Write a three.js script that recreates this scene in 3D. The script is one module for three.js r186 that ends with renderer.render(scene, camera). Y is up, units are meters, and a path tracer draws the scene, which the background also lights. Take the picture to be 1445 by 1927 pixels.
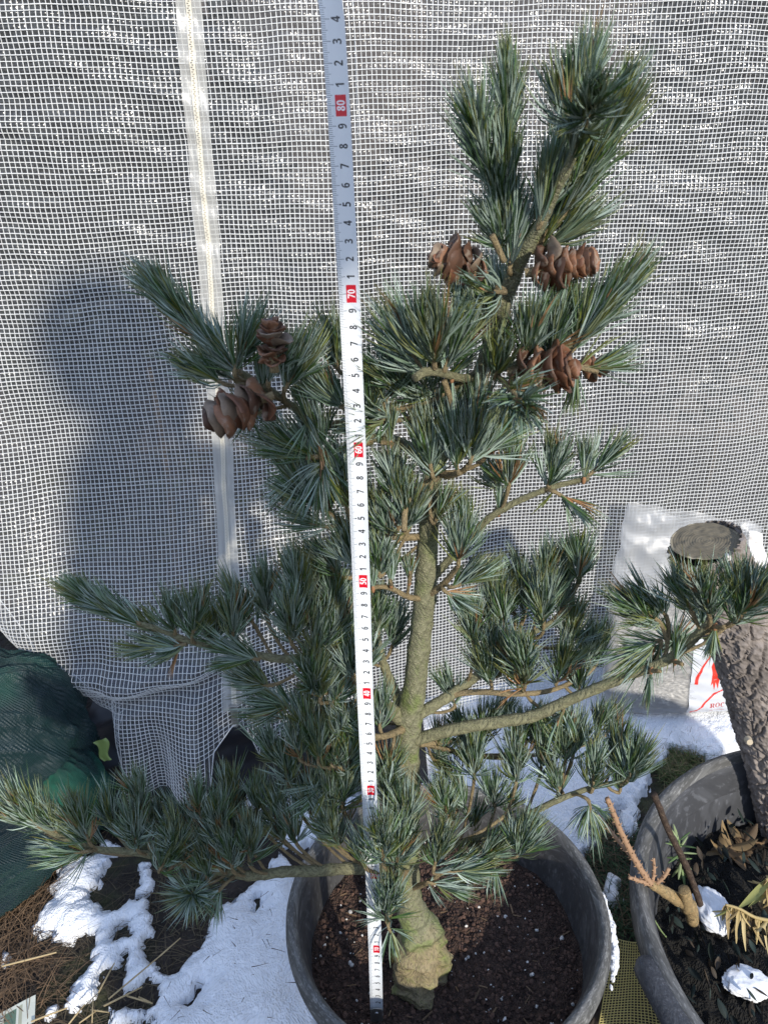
import * as THREE from 'three';
import { ImprovedNoise } from 'three/addons/math/ImprovedNoise.js';
import { mergeGeometries, mergeVertices, toCreasedNormals } from 'three/addons/utils/BufferGeometryUtils.js';
import { MarchingCubes } from 'three/addons/objects/MarchingCubes.js';

// ---------- camera, sky, sun, exposure ----------
const scene = new THREE.Scene();
const V = (x, y, z) => new THREE.Vector3(x, y, z);
const EYE = V(0, 0.98137, 0);
const camera = new THREE.PerspectiveCamera(67.3, 767 / 1024, 0.02, 200);
{ // solved from the centimetre marks on the tape: pitched down 25.7 degrees, rolled 1.4
  const up = V(-0.02446, -0.90109, -0.43295).normalize();
  const fw = V(0, 0, 1).addScaledVector(up, -up.z).normalize();
  const rt = new THREE.Vector3().crossVectors(fw, up); if (rt.x < 0) rt.negate();
  const X = V(rt.x, up.x, -fw.x), Y = V(-rt.y, -up.y, fw.y), Z = V(-rt.z, -up.z, fw.z);
  camera.matrixAutoUpdate = true;
  camera.quaternion.setFromRotationMatrix(new THREE.Matrix4().makeBasis(X, Y, Z));
  camera.position.copy(EYE);
  camera.userData.axes = [X, Y, Z];
}
camera.focus = 0.78; camera.userData.fStop = 20;
camera.updateMatrixWorld(true);

const SKY = 0.95;
const AZ = THREE.MathUtils.degToRad(24), EL = THREE.MathUtils.degToRad(25);
const SUN = V(Math.sin(AZ) * Math.cos(EL), Math.sin(EL), Math.cos(AZ) * Math.cos(EL));
{ // clear winter sky: blue above, pale towards the horizon, thin high cloud, brighter air round the sun
  const W = 512, H = 256, d = new Float32Array(W * H * 4), nz = new ImprovedNoise();
  for (let y = 0; y < H; y++) for (let x = 0; x < W; x++) {
    const el = (y + 0.5) / H * Math.PI - Math.PI / 2, az = (x + 0.5) / W * 2 * Math.PI - Math.PI, v = V(Math.cos(el) * Math.cos(az), Math.sin(el), Math.cos(el) * Math.sin(az)), h = Math.max(0, v.y), t = Math.pow(1 - h, 2.6), g = Math.pow(Math.max(0, v.dot(SUN)), 40) * 1.2 + Math.pow(Math.max(0, v.dot(SUN)), 6) * 0.25;
    let c = 0, a = 0.5, f = 2.2; for (let k = 0; k < 5; k++) { c += a * nz.noise(v.x * f / (h + 0.3) + 4, v.z * f / (h + 0.3), 2.5 + k); a *= 0.5; f *= 2; } c = Math.min(1, Math.max(0, c * 2.2 + 0.1)) * 0.45 * Math.min(1, h * 5);
    const b = [0.30 + 0.55 * t, 0.47 + 0.45 * t, 0.86 + 0.12 * t]; for (let k = 0; k < 3; k++) d[4 * (y * W + x) + k] = (b[k] * (1 - c) + 1.0 * c + g) * (v.y < 0 ? 0.35 : 1); d[4 * (y * W + x) + 3] = 1;
  }
  const t = new THREE.DataTexture(d, W, H, THREE.RGBAFormat, THREE.FloatType); t.mapping = THREE.EquirectangularReflectionMapping; t.magFilter = t.minFilter = THREE.LinearFilter; t.needsUpdate = true;
  scene.background = t; scene.environment = t; scene.environmentIntensity = SKY; scene.backgroundIntensity = SKY;
}
const sun = new THREE.DirectionalLight(new THREE.Color(1, 0.93, 0.82), 3.7);
sun.position.copy(SUN).multiplyScalar(4).add(V(0, 0.4, -0.7)); sun.target.position.set(0, 0.4, -0.7);
sun.castShadow = true; sun.shadow.mapSize.set(2048, 2048); sun.shadow.radius = 2.6;
Object.assign(sun.shadow.camera, { left: -2, right: 2, top: 2, bottom: -2, near: 0.1, far: 12 });
scene.add(sun, sun.target);
const renderer = new THREE.WebGLRenderer({ antialias: true });
renderer.toneMapping = THREE.LinearToneMapping; renderer.toneMappingExposure = 1.2;
renderer.shadowMap.enabled = true;

// ---------- helpers ----------
let seed = 12345;
const rnd = () => { seed = (seed + 0x6D2B79F5) | 0; let t = Math.imul(seed ^ (seed >>> 15), 1 | seed); t = (t + Math.imul(t ^ (t >>> 7), 61 | t)) ^ t; return ((t ^ (t >>> 14)) >>> 0) / 4294967296; };
const rr = (a, b) => a + (b - a) * rnd();
const gauss = () => (rnd() + rnd() + rnd() + rnd() - 2);
const N3 = new ImprovedNoise();
const noise = (x, y = 0, z = 0) => N3.noise(x + 11.3, y + 5.7, z + 2.1);
const fbm = (x, y, z = 0, o = 4) => { let s = 0, a = 0.5; for (let i = 0; i < o; i++) { s += a * noise(x, y, z + i * 7.3); x *= 2.03; y *= 2.03; z *= 2.03; a *= 0.5; } return s; };
const clamp = (x, a = 0, b = 1) => Math.min(b, Math.max(a, x));
const sstep = (a, b, x) => { const t = clamp((x - a) / (b - a)); return t * t * (3 - 2 * t); };
const lerp = (a, b, t) => a + (b - a) * t;
const interp = (tab, x) => { if (x <= tab[0][0]) return tab[0][1]; for (let i = 1; i < tab.length; i++) if (x <= tab[i][0]) { const [a, p] = tab[i - 1], [b, q] = tab[i]; return lerp(p, q, (x - a) / (b - a || 1)); } return tab[tab.length - 1][1]; };
// a sight line of the surveyed photograph (1445 x 1927) met at a distance D in front, or at a height y
const [CX, CY, CZ] = camera.userData.axes; delete camera.userData.axes;
const sight = (u, v) => V(0, 0, 0).addScaledVector(CX, (u - 722.5) / 1447).addScaledVector(CY, -(v - 963.5) / 1447).addScaledVector(CZ, -1);
const at = (u, v, D) => { const r = sight(u, v); return r.multiplyScalar(-D / r.z).add(EYE); };
const onLevel = (u, v, y) => { const r = sight(u, v); return r.multiplyScalar((y - EYE.y) / r.y).add(EYE); };
const lin = (r, g, b) => new THREE.Color().setRGB(r, g, b);

const taken = {};
const numbered = n => { taken[n] = (taken[n] || 0) + 1; return taken[n] === 1 ? n : `${n}_${String(taken[n] - 1).padStart(3, '0')}`; };
function mesh(name, geo, mat, parent) {
  const m = new THREE.Mesh(geo, mat); m.name = parent && parent !== scene ? name : numbered(name);
  m.castShadow = m.receiveShadow = true; (parent || scene).add(m); return m;
}
function thing(name, label, category, group, pos) {
  const g = new THREE.Group(); g.name = numbered(name); g.userData = { label, category }; if (group) g.userData.group = group;
  if (pos) g.position.copy(pos); scene.add(g); return g;
}
function tag(o, label, category, group, kind) { if (label) o.userData.label = label; if (category) o.userData.category = category; if (group) o.userData.group = group; if (kind) o.userData.kind = kind; return o; }

function dataTex(w, h, fn, srgb, repeat) { // fn(x, y) -> [r,g,b] 0..1
  const d = new Uint8Array(w * h * 4);
  for (let y = 0; y < h; y++) for (let x = 0; x < w; x++) { const c = fn(x / w, y / h, x, y), i = 4 * (y * w + x); const r = Array.isArray(c) ? c : [c, c, c]; d[i] = 255 * clamp(r[0]); d[i + 1] = 255 * clamp(r[1]); d[i + 2] = 255 * clamp(r[2]); d[i + 3] = 255; }
  const t = new THREE.DataTexture(d, w, h); t.wrapS = t.wrapT = THREE.RepeatWrapping; t.magFilter = THREE.LinearFilter; t.minFilter = THREE.LinearMipmapLinearFilter; t.generateMipmaps = true;
  if (srgb) t.colorSpace = THREE.SRGBColorSpace; if (repeat) t.repeat.set(...repeat); t.needsUpdate = true; return t;
}
// noise that tiles over the unit square
const tile = (x, y, f, z = 0) => { const a = 2 * Math.PI * x, b = 2 * Math.PI * y, r = f / (2 * Math.PI); return noise(Math.cos(a) * r + 3.1 * z, Math.sin(a) * r + Math.cos(b) * r * 0.77 + 9, Math.sin(b) * r + z); };
const tfbm = (x, y, f, z = 0) => tile(x, y, f, z) * 0.5 + tile(x, y, f * 2.1, z + 3) * 0.28 + tile(x, y, f * 4.3, z + 6) * 0.16 + tile(x, y, f * 9, z + 8) * 0.1;

// a tapering limb through points [{p, r}]
function limb(pts, { seg = 6, radial = 8, bump = 0.06, cap = true, freq = 60, rings = 0 } = {}) {
  const curve = new THREE.CatmullRomCurve3(pts.map(q => q.p), false, 'centripetal');
  const n = Math.max(2, Math.round((pts.length - 1) * seg)), pos = [], uv = [], idx = [];
  const L = curve.getLength(); let side = V(0, 0, 0), prevT = null, len = 0, prevP = null;
  const R = t => { const k = t * (pts.length - 1), i = Math.min(pts.length - 2, Math.floor(k)); return lerp(pts[i].r, pts[i + 1].r, k - i); };
  for (let i = 0; i <= n; i++) {
    const t = i / n, p = curve.getPoint(t), T = curve.getTangent(t), r = R(t);
    if (!prevT) { side = Math.abs(T.y) < 0.9 ? V(0, 1, 0).cross(T).normalize() : V(1, 0, 0).cross(T).normalize(); } else side.addScaledVector(T, -side.dot(T)).normalize();
    prevT = T; const other = T.clone().cross(side); if (prevP) len += p.distanceTo(prevP); prevP = p;
    const ring = rings ? 1 + 0.1 * Math.pow(Math.max(0, Math.sin(len * rings)), 6) : 1;
    for (let j = 0; j <= radial; j++) {
      const a = 2 * Math.PI * (j % radial) / radial, d = side.clone().multiplyScalar(Math.cos(a)).addScaledVector(other, Math.sin(a));
      const k = r * ring * (1 + bump * 2 * noise(p.x * freq + d.x * 1.3, p.y * freq + d.y * 1.3, p.z * freq + d.z * 1.3));
      pos.push(p.x + d.x * k, p.y + d.y * k, p.z + d.z * k); uv.push(j / radial * Math.max(1, Math.round(r * 2 * Math.PI / 0.03)), len / 0.03);
    }
  }
  for (let i = 0; i < n; i++) for (let j = 0; j < radial; j++) { const a = i * (radial + 1) + j, b = a + radial + 1; idx.push(a, a + 1, b, b, a + 1, b + 1); }
  if (cap) for (const [i, o] of [[0, 1], [n, 0]]) { const c = pos.length / 3, p = curve.getPoint(i / n); pos.push(p.x, p.y, p.z); uv.push(0, 0); for (let j = 0; j < radial; j++) { const a = i * (radial + 1) + j; o ? idx.push(c, a + 1, a) : idx.push(c, a, a + 1); } }
  const g = new THREE.BufferGeometry(); g.setAttribute('position', new THREE.Float32BufferAttribute(pos, 3)); g.setAttribute('uv', new THREE.Float32BufferAttribute(uv, 2)); g.setIndex(idx);
  g.computeVertexNormals();
  const nm = g.attributes.normal; // close the seam
  for (let i = 0; i <= n; i++) { const a = i * (radial + 1), b = a + radial; const s = V(nm.getX(a) + nm.getX(b), nm.getY(a) + nm.getY(b), nm.getZ(a) + nm.getZ(b)).normalize(); nm.setXYZ(a, s.x, s.y, s.z); nm.setXYZ(b, s.x, s.y, s.z); }
  return g;
}
const tint = (g, fn) => { const p = g.attributes.position, c = new Float32Array(p.count * 3); for (let i = 0; i < p.count; i++) { const k = fn(p.getX(i), p.getY(i), p.getZ(i), i); c[3 * i] = k[0]; c[3 * i + 1] = k[1]; c[3 * i + 2] = k[2]; } g.setAttribute('color', new THREE.BufferAttribute(c, 3)); return g; };
const std = (o) => new THREE.MeshStandardMaterial(o), phys = (o) => new THREE.MeshPhysicalMaterial(o);
// ---------- ground ----------
const groundY = (x, z) => 0.022 * fbm(x * 5, z * 5, 0.3) + 0.012 * fbm(x * 22, z * 22, 4.1, 3) - 0.004;
{
  const n = 340, w = u => 1.25 * u + 30 * Math.pow(u, 9), pos = [], col = [], uv = [], idx = [];
  for (let j = 0; j <= n; j++) for (let i = 0; i <= n; i++) {
    const x = w(2 * i / n - 1), z = -0.85 + w(2 * j / n - 1), near = Math.hypot(x, z + 0.85) < 3 ? 1 : 0;
    pos.push(x, near ? groundY(x, z) : -0.01, z); uv.push(x / 0.25, z / 0.25);
    const a = fbm(x * 14, z * 14, 9), b = noise(x * 90, z * 90, 3), moss = sstep(0.05, 0.2, fbm(x * 7, z * 7, 21) + 0.1 * b);
    const k = 1 + 1.2 * a + 0.5 * b; col.push(lerp(0.030, 0.035, moss) * k, lerp(0.023, 0.036, moss) * k, lerp(0.018, 0.016, moss) * k);
  }
  for (let j = 0; j < n; j++) for (let i = 0; i < n; i++) { const a = j * (n + 1) + i, b = a + n + 1; idx.push(a, b, a + 1, b, b + 1, a + 1); }
  const g = new THREE.BufferGeometry(); g.setAttribute('position', new THREE.Float32BufferAttribute(pos, 3)); g.setAttribute('color', new THREE.Float32BufferAttribute(col, 3)); g.setAttribute('uv', new THREE.Float32BufferAttribute(uv, 2)); g.setIndex(idx); g.computeVertexNormals();
  const bump = dataTex(256, 256, (x, y) => 0.5 + 0.9 * tfbm(x, y, 14, 2));
  mesh('ground', g, std({ vertexColors: true, roughness: 0.95, bumpMap: bump, bumpScale: 0.012 })).userData.kind = 'structure';
}

// ---------- snow ----------
const polyW = (list, y = 0.012) => list.map(([u, v]) => { const p = onLevel(u, v, y); return [p.x, p.z]; });
const zm = (x0, y0, s, list) => list.map(([a, b]) => [x0 + a / s, y0 + b / s]);
function sdPoly(px, pz, poly) { // negative inside
  let d = 1e9, inside = false;
  for (let i = 0, j = poly.length - 1; i < poly.length; j = i++) {
    const [ax, az] = poly[i], [bx, bz] = poly[j], ex = bx - ax, ez = bz - az, wx = px - ax, wz = pz - az, t = clamp((wx * ex + wz * ez) / (ex * ex + ez * ez));
    d = Math.min(d, Math.hypot(wx - ex * t, wz - ez * t));
    if ((az > pz) !== (bz > pz) && px < (bx - ax) * (pz - az) / (bz - az) + ax) inside = !inside;
  }
  return inside ? -d : d;
}
const POT = { x: 0.0535, z: -0.545, R: 0.167, rim: 0.27 }, POT2 = { x: 0.52, z: -0.512, R: 0.27, rim: 0.25 };
{
  const solid = [
    zm(0, 1560, 3.44, [[420, 160], [580, 150], [700, 170], [645, 240], [635, 330], [560, 360], [560, 430], [640, 470], [660, 520], [760, 490], [880, 440], [950, 400], [970, 560], [990, 660], [920, 720], [930, 830], [1000, 850], [1090, 930], [1080, 1000], [1040, 960], [960, 940], [880, 1000], [800, 1040], [770, 980], [840, 900], [800, 860], [700, 870], [640, 900], [630, 1030], [500, 1130], [420, 1110], [500, 960], [580, 880], [590, 770], [610, 700], [610, 630], [500, 660], [430, 700], [370, 710], [330, 650], [250, 660], [225, 600], [240, 530], [330, 450], [330, 350]]),
    [[398, 1723], [386, 1763], [357, 1801], [330, 1826], [300, 1850], [288, 1895], [280, 2000], [640, 2050], [640, 1900], [600, 1800], [580, 1700], [560, 1640], [525, 1595], [490, 1650], [440, 1685]],
    zm(0, 1560, 3.44, [[720, 1160], [900, 1140], [1010, 1130], [980, 1190], [840, 1220], [710, 1250]]),
    zm(0, 1560, 3.44, [[310, 1120], [355, 1130], [340, 1200], [285, 1215]]), zm(0, 1560, 3.44, [[640, 60], [760, 70], [770, 110], [660, 130]]), zm(0, 1560, 3.44, [[890, 215], [960, 200], [1000, 330], [940, 400], [880, 390], [900, 300]]),
    zm(0, 1560, 3.44, [[20, 780], [55, 775], [50, 850], [25, 850]]),
    [[620, 1352], [548, 1392], [512, 1428], [492, 1460], [462, 1488], [478, 1530], [520, 1570], [560, 1590], [640, 1560], [760, 1540], [900, 1545], [1000, 1560], [1068, 1610], [1095, 1600], [1120, 1575], [1100, 1545], [1140, 1520], [1190, 1515], [1215, 1480], [1225, 1440], [1270, 1400], [1330, 1420], [1400, 1400], [1500, 1400], [1640, 1330], [1560, 1210], [1300, 1228], [1100, 1255], [900, 1290], [760, 1320]],
    [[1139, 1633], [1160, 1640], [1172, 1690], [1150, 1705], [1140, 1680]], [[1160, 1520], [1200, 1500], [1195, 1560], [1165, 1570]],
  ].map(l => polyW(l));
  const holes = [zm(0, 1560, 3.44, [[690, 690], [790, 585], [840, 570], [850, 670], [760, 700]]), [[335, 1880], [352, 1868], [375, 1842], [384, 1850], [362, 1885]], [[474, 1700], [478, 1682], [488, 1680], [490, 1696], [482, 1708]], [[222, 1800], [232, 1787], [240, 1792], [234, 1806]]].map(l => polyW(l));
  const x0 = -0.75, x1 = 1.0, z0 = -1.42, z1 = -0.4, st = 0.0042, nx = Math.round((x1 - x0) / st), nz = Math.round((z1 - z0) / st);
  const H = new Float32Array((nx + 1) * (nz + 1)), boxes = solid.map(p => [Math.min(...p.map(q => q[0])) - 0.03, Math.max(...p.map(q => q[0])) + 0.03, Math.min(...p.map(q => q[1])) - 0.03, Math.max(...p.map(q => q[1])) + 0.03]);
  for (let j = 0; j <= nz; j++) for (let i = 0; i <= nx; i++) {
    const x = x0 + i * st, z = z0 + j * st; let d = 1;
    solid.forEach((p, k) => { const b = boxes[k]; if (x > b[0] && x < b[1] && z > b[2] && z < b[3]) d = Math.min(d, sdPoly(x, z, p)); });
    if (d < 0.03) for (const h of holes) d = Math.max(d, -sdPoly(x, z, h));
    const e = -d + 0.008 * noise(x * 60, z * 60, 1) + 0.006 * noise(x * 140, z * 140, 5) + 0.004 * noise(x * 300, z * 300, 9) + 0.001;
    H[j * (nx + 1) + i] = e <= 0 ? -1 : 0.019 * Math.pow(Math.min(1, e / 0.03), 0.55) + 0.012 * sstep(0.02, 0.2, e) + 0.006 * fbm(x * 16, z * 16, 2) * sstep(0, 0.03, e) + 0.0018 * noise(x * 110, z * 110, 8) + 0.0011 * noise(x * 240, z * 240, 3);
  }
  const pos = [], uv = [], idx = [], id = new Int32Array(H.length).fill(-1);
  const vert = k => { if (id[k] < 0) { const i = k % (nx + 1), j = Math.floor(k / (nx + 1)), x = x0 + i * st, z = z0 + j * st; id[k] = pos.length / 3; const g = groundY(x, z); pos.push(x, H[k] < 0 ? g - 0.012 : Math.max(0, g * 0.6) + H[k] + 0.003, z); uv.push(x / 0.12, z / 0.12); } return id[k]; };
  for (let j = 0; j < nz; j++) for (let i = 0; i < nx; i++) { const a = j * (nx + 1) + i, b = a + nx + 1, q = [a, b, a + 1, b + 1]; if (q.some(k => H[k] >= 0)) { const [A, B, C, D] = q.map(vert); idx.push(A, B, C, B, D, C); } }
  const g = new THREE.BufferGeometry(); g.setAttribute('position', new THREE.Float32BufferAttribute(pos, 3)); g.setAttribute('uv', new THREE.Float32BufferAttribute(uv, 2)); g.setIndex(idx); g.computeVertexNormals();
  const grain = dataTex(256, 256, (x, y) => 0.5 + 0.6 * tile(x, y, 60, 1) + 0.4 * tile(x, y, 30, 4));
  const m = mesh('snow', g, phys({ color: lin(0.84, 0.86, 0.89), roughness: 0.65, bumpMap: grain, bumpScale: 0.0016 })); m.userData = { kind: 'stuff', label: 'patchy melting snow lying on the dark ground', category: 'snow' };
}
const SNOW = phys({ color: lin(0.84, 0.86, 0.89), roughness: 0.65 });
function snowLump(p, rx, ry, rz, label, k = 0) {
  const g = new THREE.IcosahedronGeometry(1, 14), q = g.attributes.position;
  for (let i = 0; i < q.count; i++) { const x = q.getX(i), y = q.getY(i), z = q.getZ(i), s = 1 + 0.35 * fbm(x * 1.6 + k, y * 1.6, z * 1.6) + 0.05 * noise(x * 14, y * 14, z * 14 + k); q.setXYZ(i, x * s * rx, y * s * ry, z * s * rz); }
  const gg = mergeVertices(g.deleteAttribute('normal').deleteAttribute('uv')); gg.computeVertexNormals();
  const m = mesh('snow_clump', gg, SNOW); m.position.copy(p); return tag(m, label, 'snow', 'clumps of snow on and in the pots');
}

// ---------- greenhouse cover: clear film over a white thread grid ----------
const P = 0.0065, FX0 = -1.3, FX1 = 1.5, FTOP = 1.5;
const Dflat = (x, y) => 1.145 + 0.115 * x - interp([[-0.3, 0.17], [-0.22, 0.12], [-0.1, 0.07], [0.05, 0.03], [0.25, 0]], x) * (1 - sstep(0, 0.62, y));
const Dwave = (x, y) => {
  const low = sstep(-0.25, -0.5, x) * sstep(0.5, 0.2, y);
  return 0.020 * fbm(x * 3.2, y * 1.5, 1.7, 2) + 0.010 * noise(x * 7 + 0.8 * noise(y * 3, 2), y * 2.6, 4.4)
    + 0.005 * sstep(0.45, 0.95, y) * noise(x * 9 + y * 4, y * 34 + x * 9, 8.2) + 0.0034 * sstep(0.35, 0.9, y) * noise(x * 24, y * 70 + x * 10, 1.3)
    + 0.004 * noise(x * 18 - y * 6, y * 9, 6.1) + 0.022 * low * noise(x * 9 + y * 7, y * 9 - x * 6, 3.3)
    - 0.022 * sstep(-0.18, -0.3, x) * Math.exp(-Math.pow((y - 0.235 - 0.12 * (x + 0.4) - 0.012 * noise(x * 14, 3)) / 0.016, 2)) + 0.014 * sstep(-0.18, -0.3, x) * Math.exp(-Math.pow((y - 0.195 - 0.2 * (x + 0.4)) / 0.014, 2))
    - 0.05 * Math.exp(-Math.pow((x + 0.30) / 0.05, 2)) * sstep(0.30, 0.02, y) + 0.03 * Math.exp(-Math.pow((x + 0.375) / 0.025, 2)) * sstep(0.22, 0.05, y);
};
function onFlat(u, v) { let D = 1.1, p; for (let i = 0; i < 12; i++) { p = at(u, v, D); D = Dflat(p.x, p.y); } return p; }
const HEM = [[-200, 1020], [0, 1272], [32, 1304], [95, 1356], [137, 1388], [178, 1402], [222, 1414], [226, 1516], [283, 1520], [345, 1490], [405, 1462], [409, 1388], [440, 1352], [452, 1352], [470, 1374], [488, 1414], [512, 1416], [580, 1400]].map(([u, v]) => onFlat(u, v)).map(p => [p.x, Math.max(p.y, 0.0)]);
HEM.unshift([-1.4, 0.55]); HEM.push([HEM[HEM.length - 1][0] + 0.03, 0.0], [1.6, 0]);
const hem = x => interp(HEM, x);
const HEMX = HEM[7][0];
function cover(x, y) { // point of the sheet
  let D = Dflat(x, y) + Dwave(x, y);
  if (x < HEMX) D += 0.11 * Math.exp(-Math.max(0, y - hem(x)) / 0.035) * sstep(HEMX, HEMX - 0.02, x);
  return V(x + 0.004 * noise(x * 5, y * 5, 9) + 0.0012 * noise(x * 30, y * 12, 2), y + 0.007 * noise(x * 4.2, y * 4, 5) + 0.002 * noise(x * 14, y * 10, 7), -D);
}
const ZIP = [[355, 0], [365, 150], [376, 300], [392, 450], [402, 600], [411, 750], [421, 900], [430, 1050], [438, 1200], [446, 1352]].map(([u, v]) => onFlat(u, v)).sort((a, b) => a.y - b.y).map(p => [p.y, p.x]);
ZIP.push([1.5, ZIP[ZIP.length - 1][1] - 0.01]);
const zipX = y => interp(ZIP, y);
const tunnel = thing('greenhouse_cover', 'clear film greenhouse wall with white reinforcing grid and a zipper', 'greenhouse cover');
{
  const pos = [], uv = [], idx = [];
  const strand = (pts, w, h) => { // diamond section thread in the plane of the sheet
    const b = pos.length / 3, n = pts.length;
    for (let i = 0; i < n; i++) {
      const T = pts[Math.min(n - 1, i + 1)].clone().sub(pts[Math.max(0, i - 1)]).normalize(), S = V(0, 0, 1).cross(T).normalize(), F = T.clone().cross(S);
      for (const [a, c] of [[w, 0], [0, h], [-w, 0], [0, -h]]) { const q = pts[i]; pos.push(q.x + S.x * a + F.x * c, q.y + S.y * a + F.y * c, q.z + S.z * a + F.z * c); }
      if (i) for (let k = 0; k < 4; k++) { const A = b + (i - 1) * 4 + k, B = b + (i - 1) * 4 + (k + 1) % 4; idx.push(A, B, A + 4, B, B + 4, A + 4); }
    }
  };
  for (let k = 0, n = Math.round((FX1 - FX0) / P); k <= n; k++) { // upright threads
    const x = FX0 + k * P + 0.0004 * gauss(), w = 0.00062 * rr(0.88, 1.14), y0 = Math.max(0, hem(x)), m = Math.round((FTOP - y0) / 0.011), pts = [];
    for (let i = 0; i <= m; i++) pts.push(cover(x + 0.0003 * noise(k * 3.1, i * 0.3), lerp(y0, FTOP, i / m)).add(V(0, 0, 0.0004)));
    strand(pts, w, 0.00045);
  }
  for (let k = 0, n = Math.round(FTOP / P); k <= n; k++) { // level threads, cut where the sheet ends
    const y = k * P + 0.0004 * gauss(), w = 0.00064 * rr(0.88, 1.18); let pts = [];
    for (let i = 0, m = 250; i <= m; i++) { const x = lerp(FX0, FX1, i / m); if (y >= hem(x)) pts.push(cover(x, y + 0.0003 * noise(k * 2.7, i * 0.4)).add(V(0, 0, 0.0008))); else { if (pts.length > 1) strand(pts, w, 0.00045); pts = []; } }
    if (pts.length > 1) strand(pts, w, 0.00045);
  }
  { const pts = []; for (const [a, b] of HEM) if (a > -0.8 && a < HEM[17][0]) pts.push(cover(a, b)); if (pts.length) strand(pts, 0.001, 0.001); }
  const g = new THREE.BufferGeometry(); g.setAttribute('position', new THREE.Float32BufferAttribute(pos, 3)); g.setIndex(idx); g.computeVertexNormals();
  mesh('thread_grid', g, phys({ color: lin(0.86, 0.87, 0.86), roughness: 0.5, transmission: 0.22, thickness: 0 }), tunnel).userData.kind = 'stuff';
}
{
  const nx = 520, ny = 300, pos = [], uv = [], idx = [], ok = [];
  for (let j = 0; j <= ny; j++) for (let i = 0; i <= nx; i++) { const x = lerp(FX0, FX1, i / nx), h = hem(x), y0 = FTOP * j / ny, y = Math.max(y0, h), p = cover(x, y); pos.push(p.x, p.y, p.z - 0.0006); uv.push(i / nx, y / FTOP); ok.push(y0 + FTOP / ny >= h); }
  for (let j = 0; j < ny; j++) for (let i = 0; i < nx; i++) { const a = j * (nx + 1) + i, b = a + nx + 1; if (ok[a] || ok[a + 1]) idx.push(a, a + 1, b, b, a + 1, b + 1); }
  const g = new THREE.BufferGeometry(); g.setAttribute('position', new THREE.Float32BufferAttribute(pos, 3)); g.setAttribute('uv', new THREE.Float32BufferAttribute(uv, 2)); g.setIndex(idx); g.computeVertexNormals();
  // every cell of the grid is a little pillow, tilted its own way
  const W = 2048, Hh = 1152, cx = W * P / (FX1 - FX0), cy = Hh * P / FTOP, d = new Float32Array(W * Hh);
  const tex = dataTex(W, Hh, (x, y, i, j) => { const a = i / cx, b = j / cy, ca = Math.floor(a), cb = Math.floor(b), fa = a - ca, fb = b - cb, h1 = Math.sin(ca * 127.1 + cb * 311.7) * 43758.5453, h2 = Math.sin(ca * 269.5 + cb * 183.3) * 43758.5453, r1 = h1 - Math.floor(h1) - 0.5, r2 = h2 - Math.floor(h2) - 0.5; const pil = Math.sin(Math.PI * fa) * Math.sin(Math.PI * fb); return 0.5 + 0.18 * pil + pil * (0.55 * r1 * (fa - 0.5) + 0.55 * r2 * (fb - 0.5)) + 0.25 * noise(i * 0.05, j * 0.22, 3); });
  tex.wrapS = tex.wrapT = THREE.ClampToEdgeWrapping;
  mesh('clear_film', g, phys({ color: lin(0.93, 0.94, 0.95), roughness: 0.19, transmission: 0.955, thickness: 0, ior: 1.5, bumpMap: tex, bumpScale: 0.004 }), tunnel);
}
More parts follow.
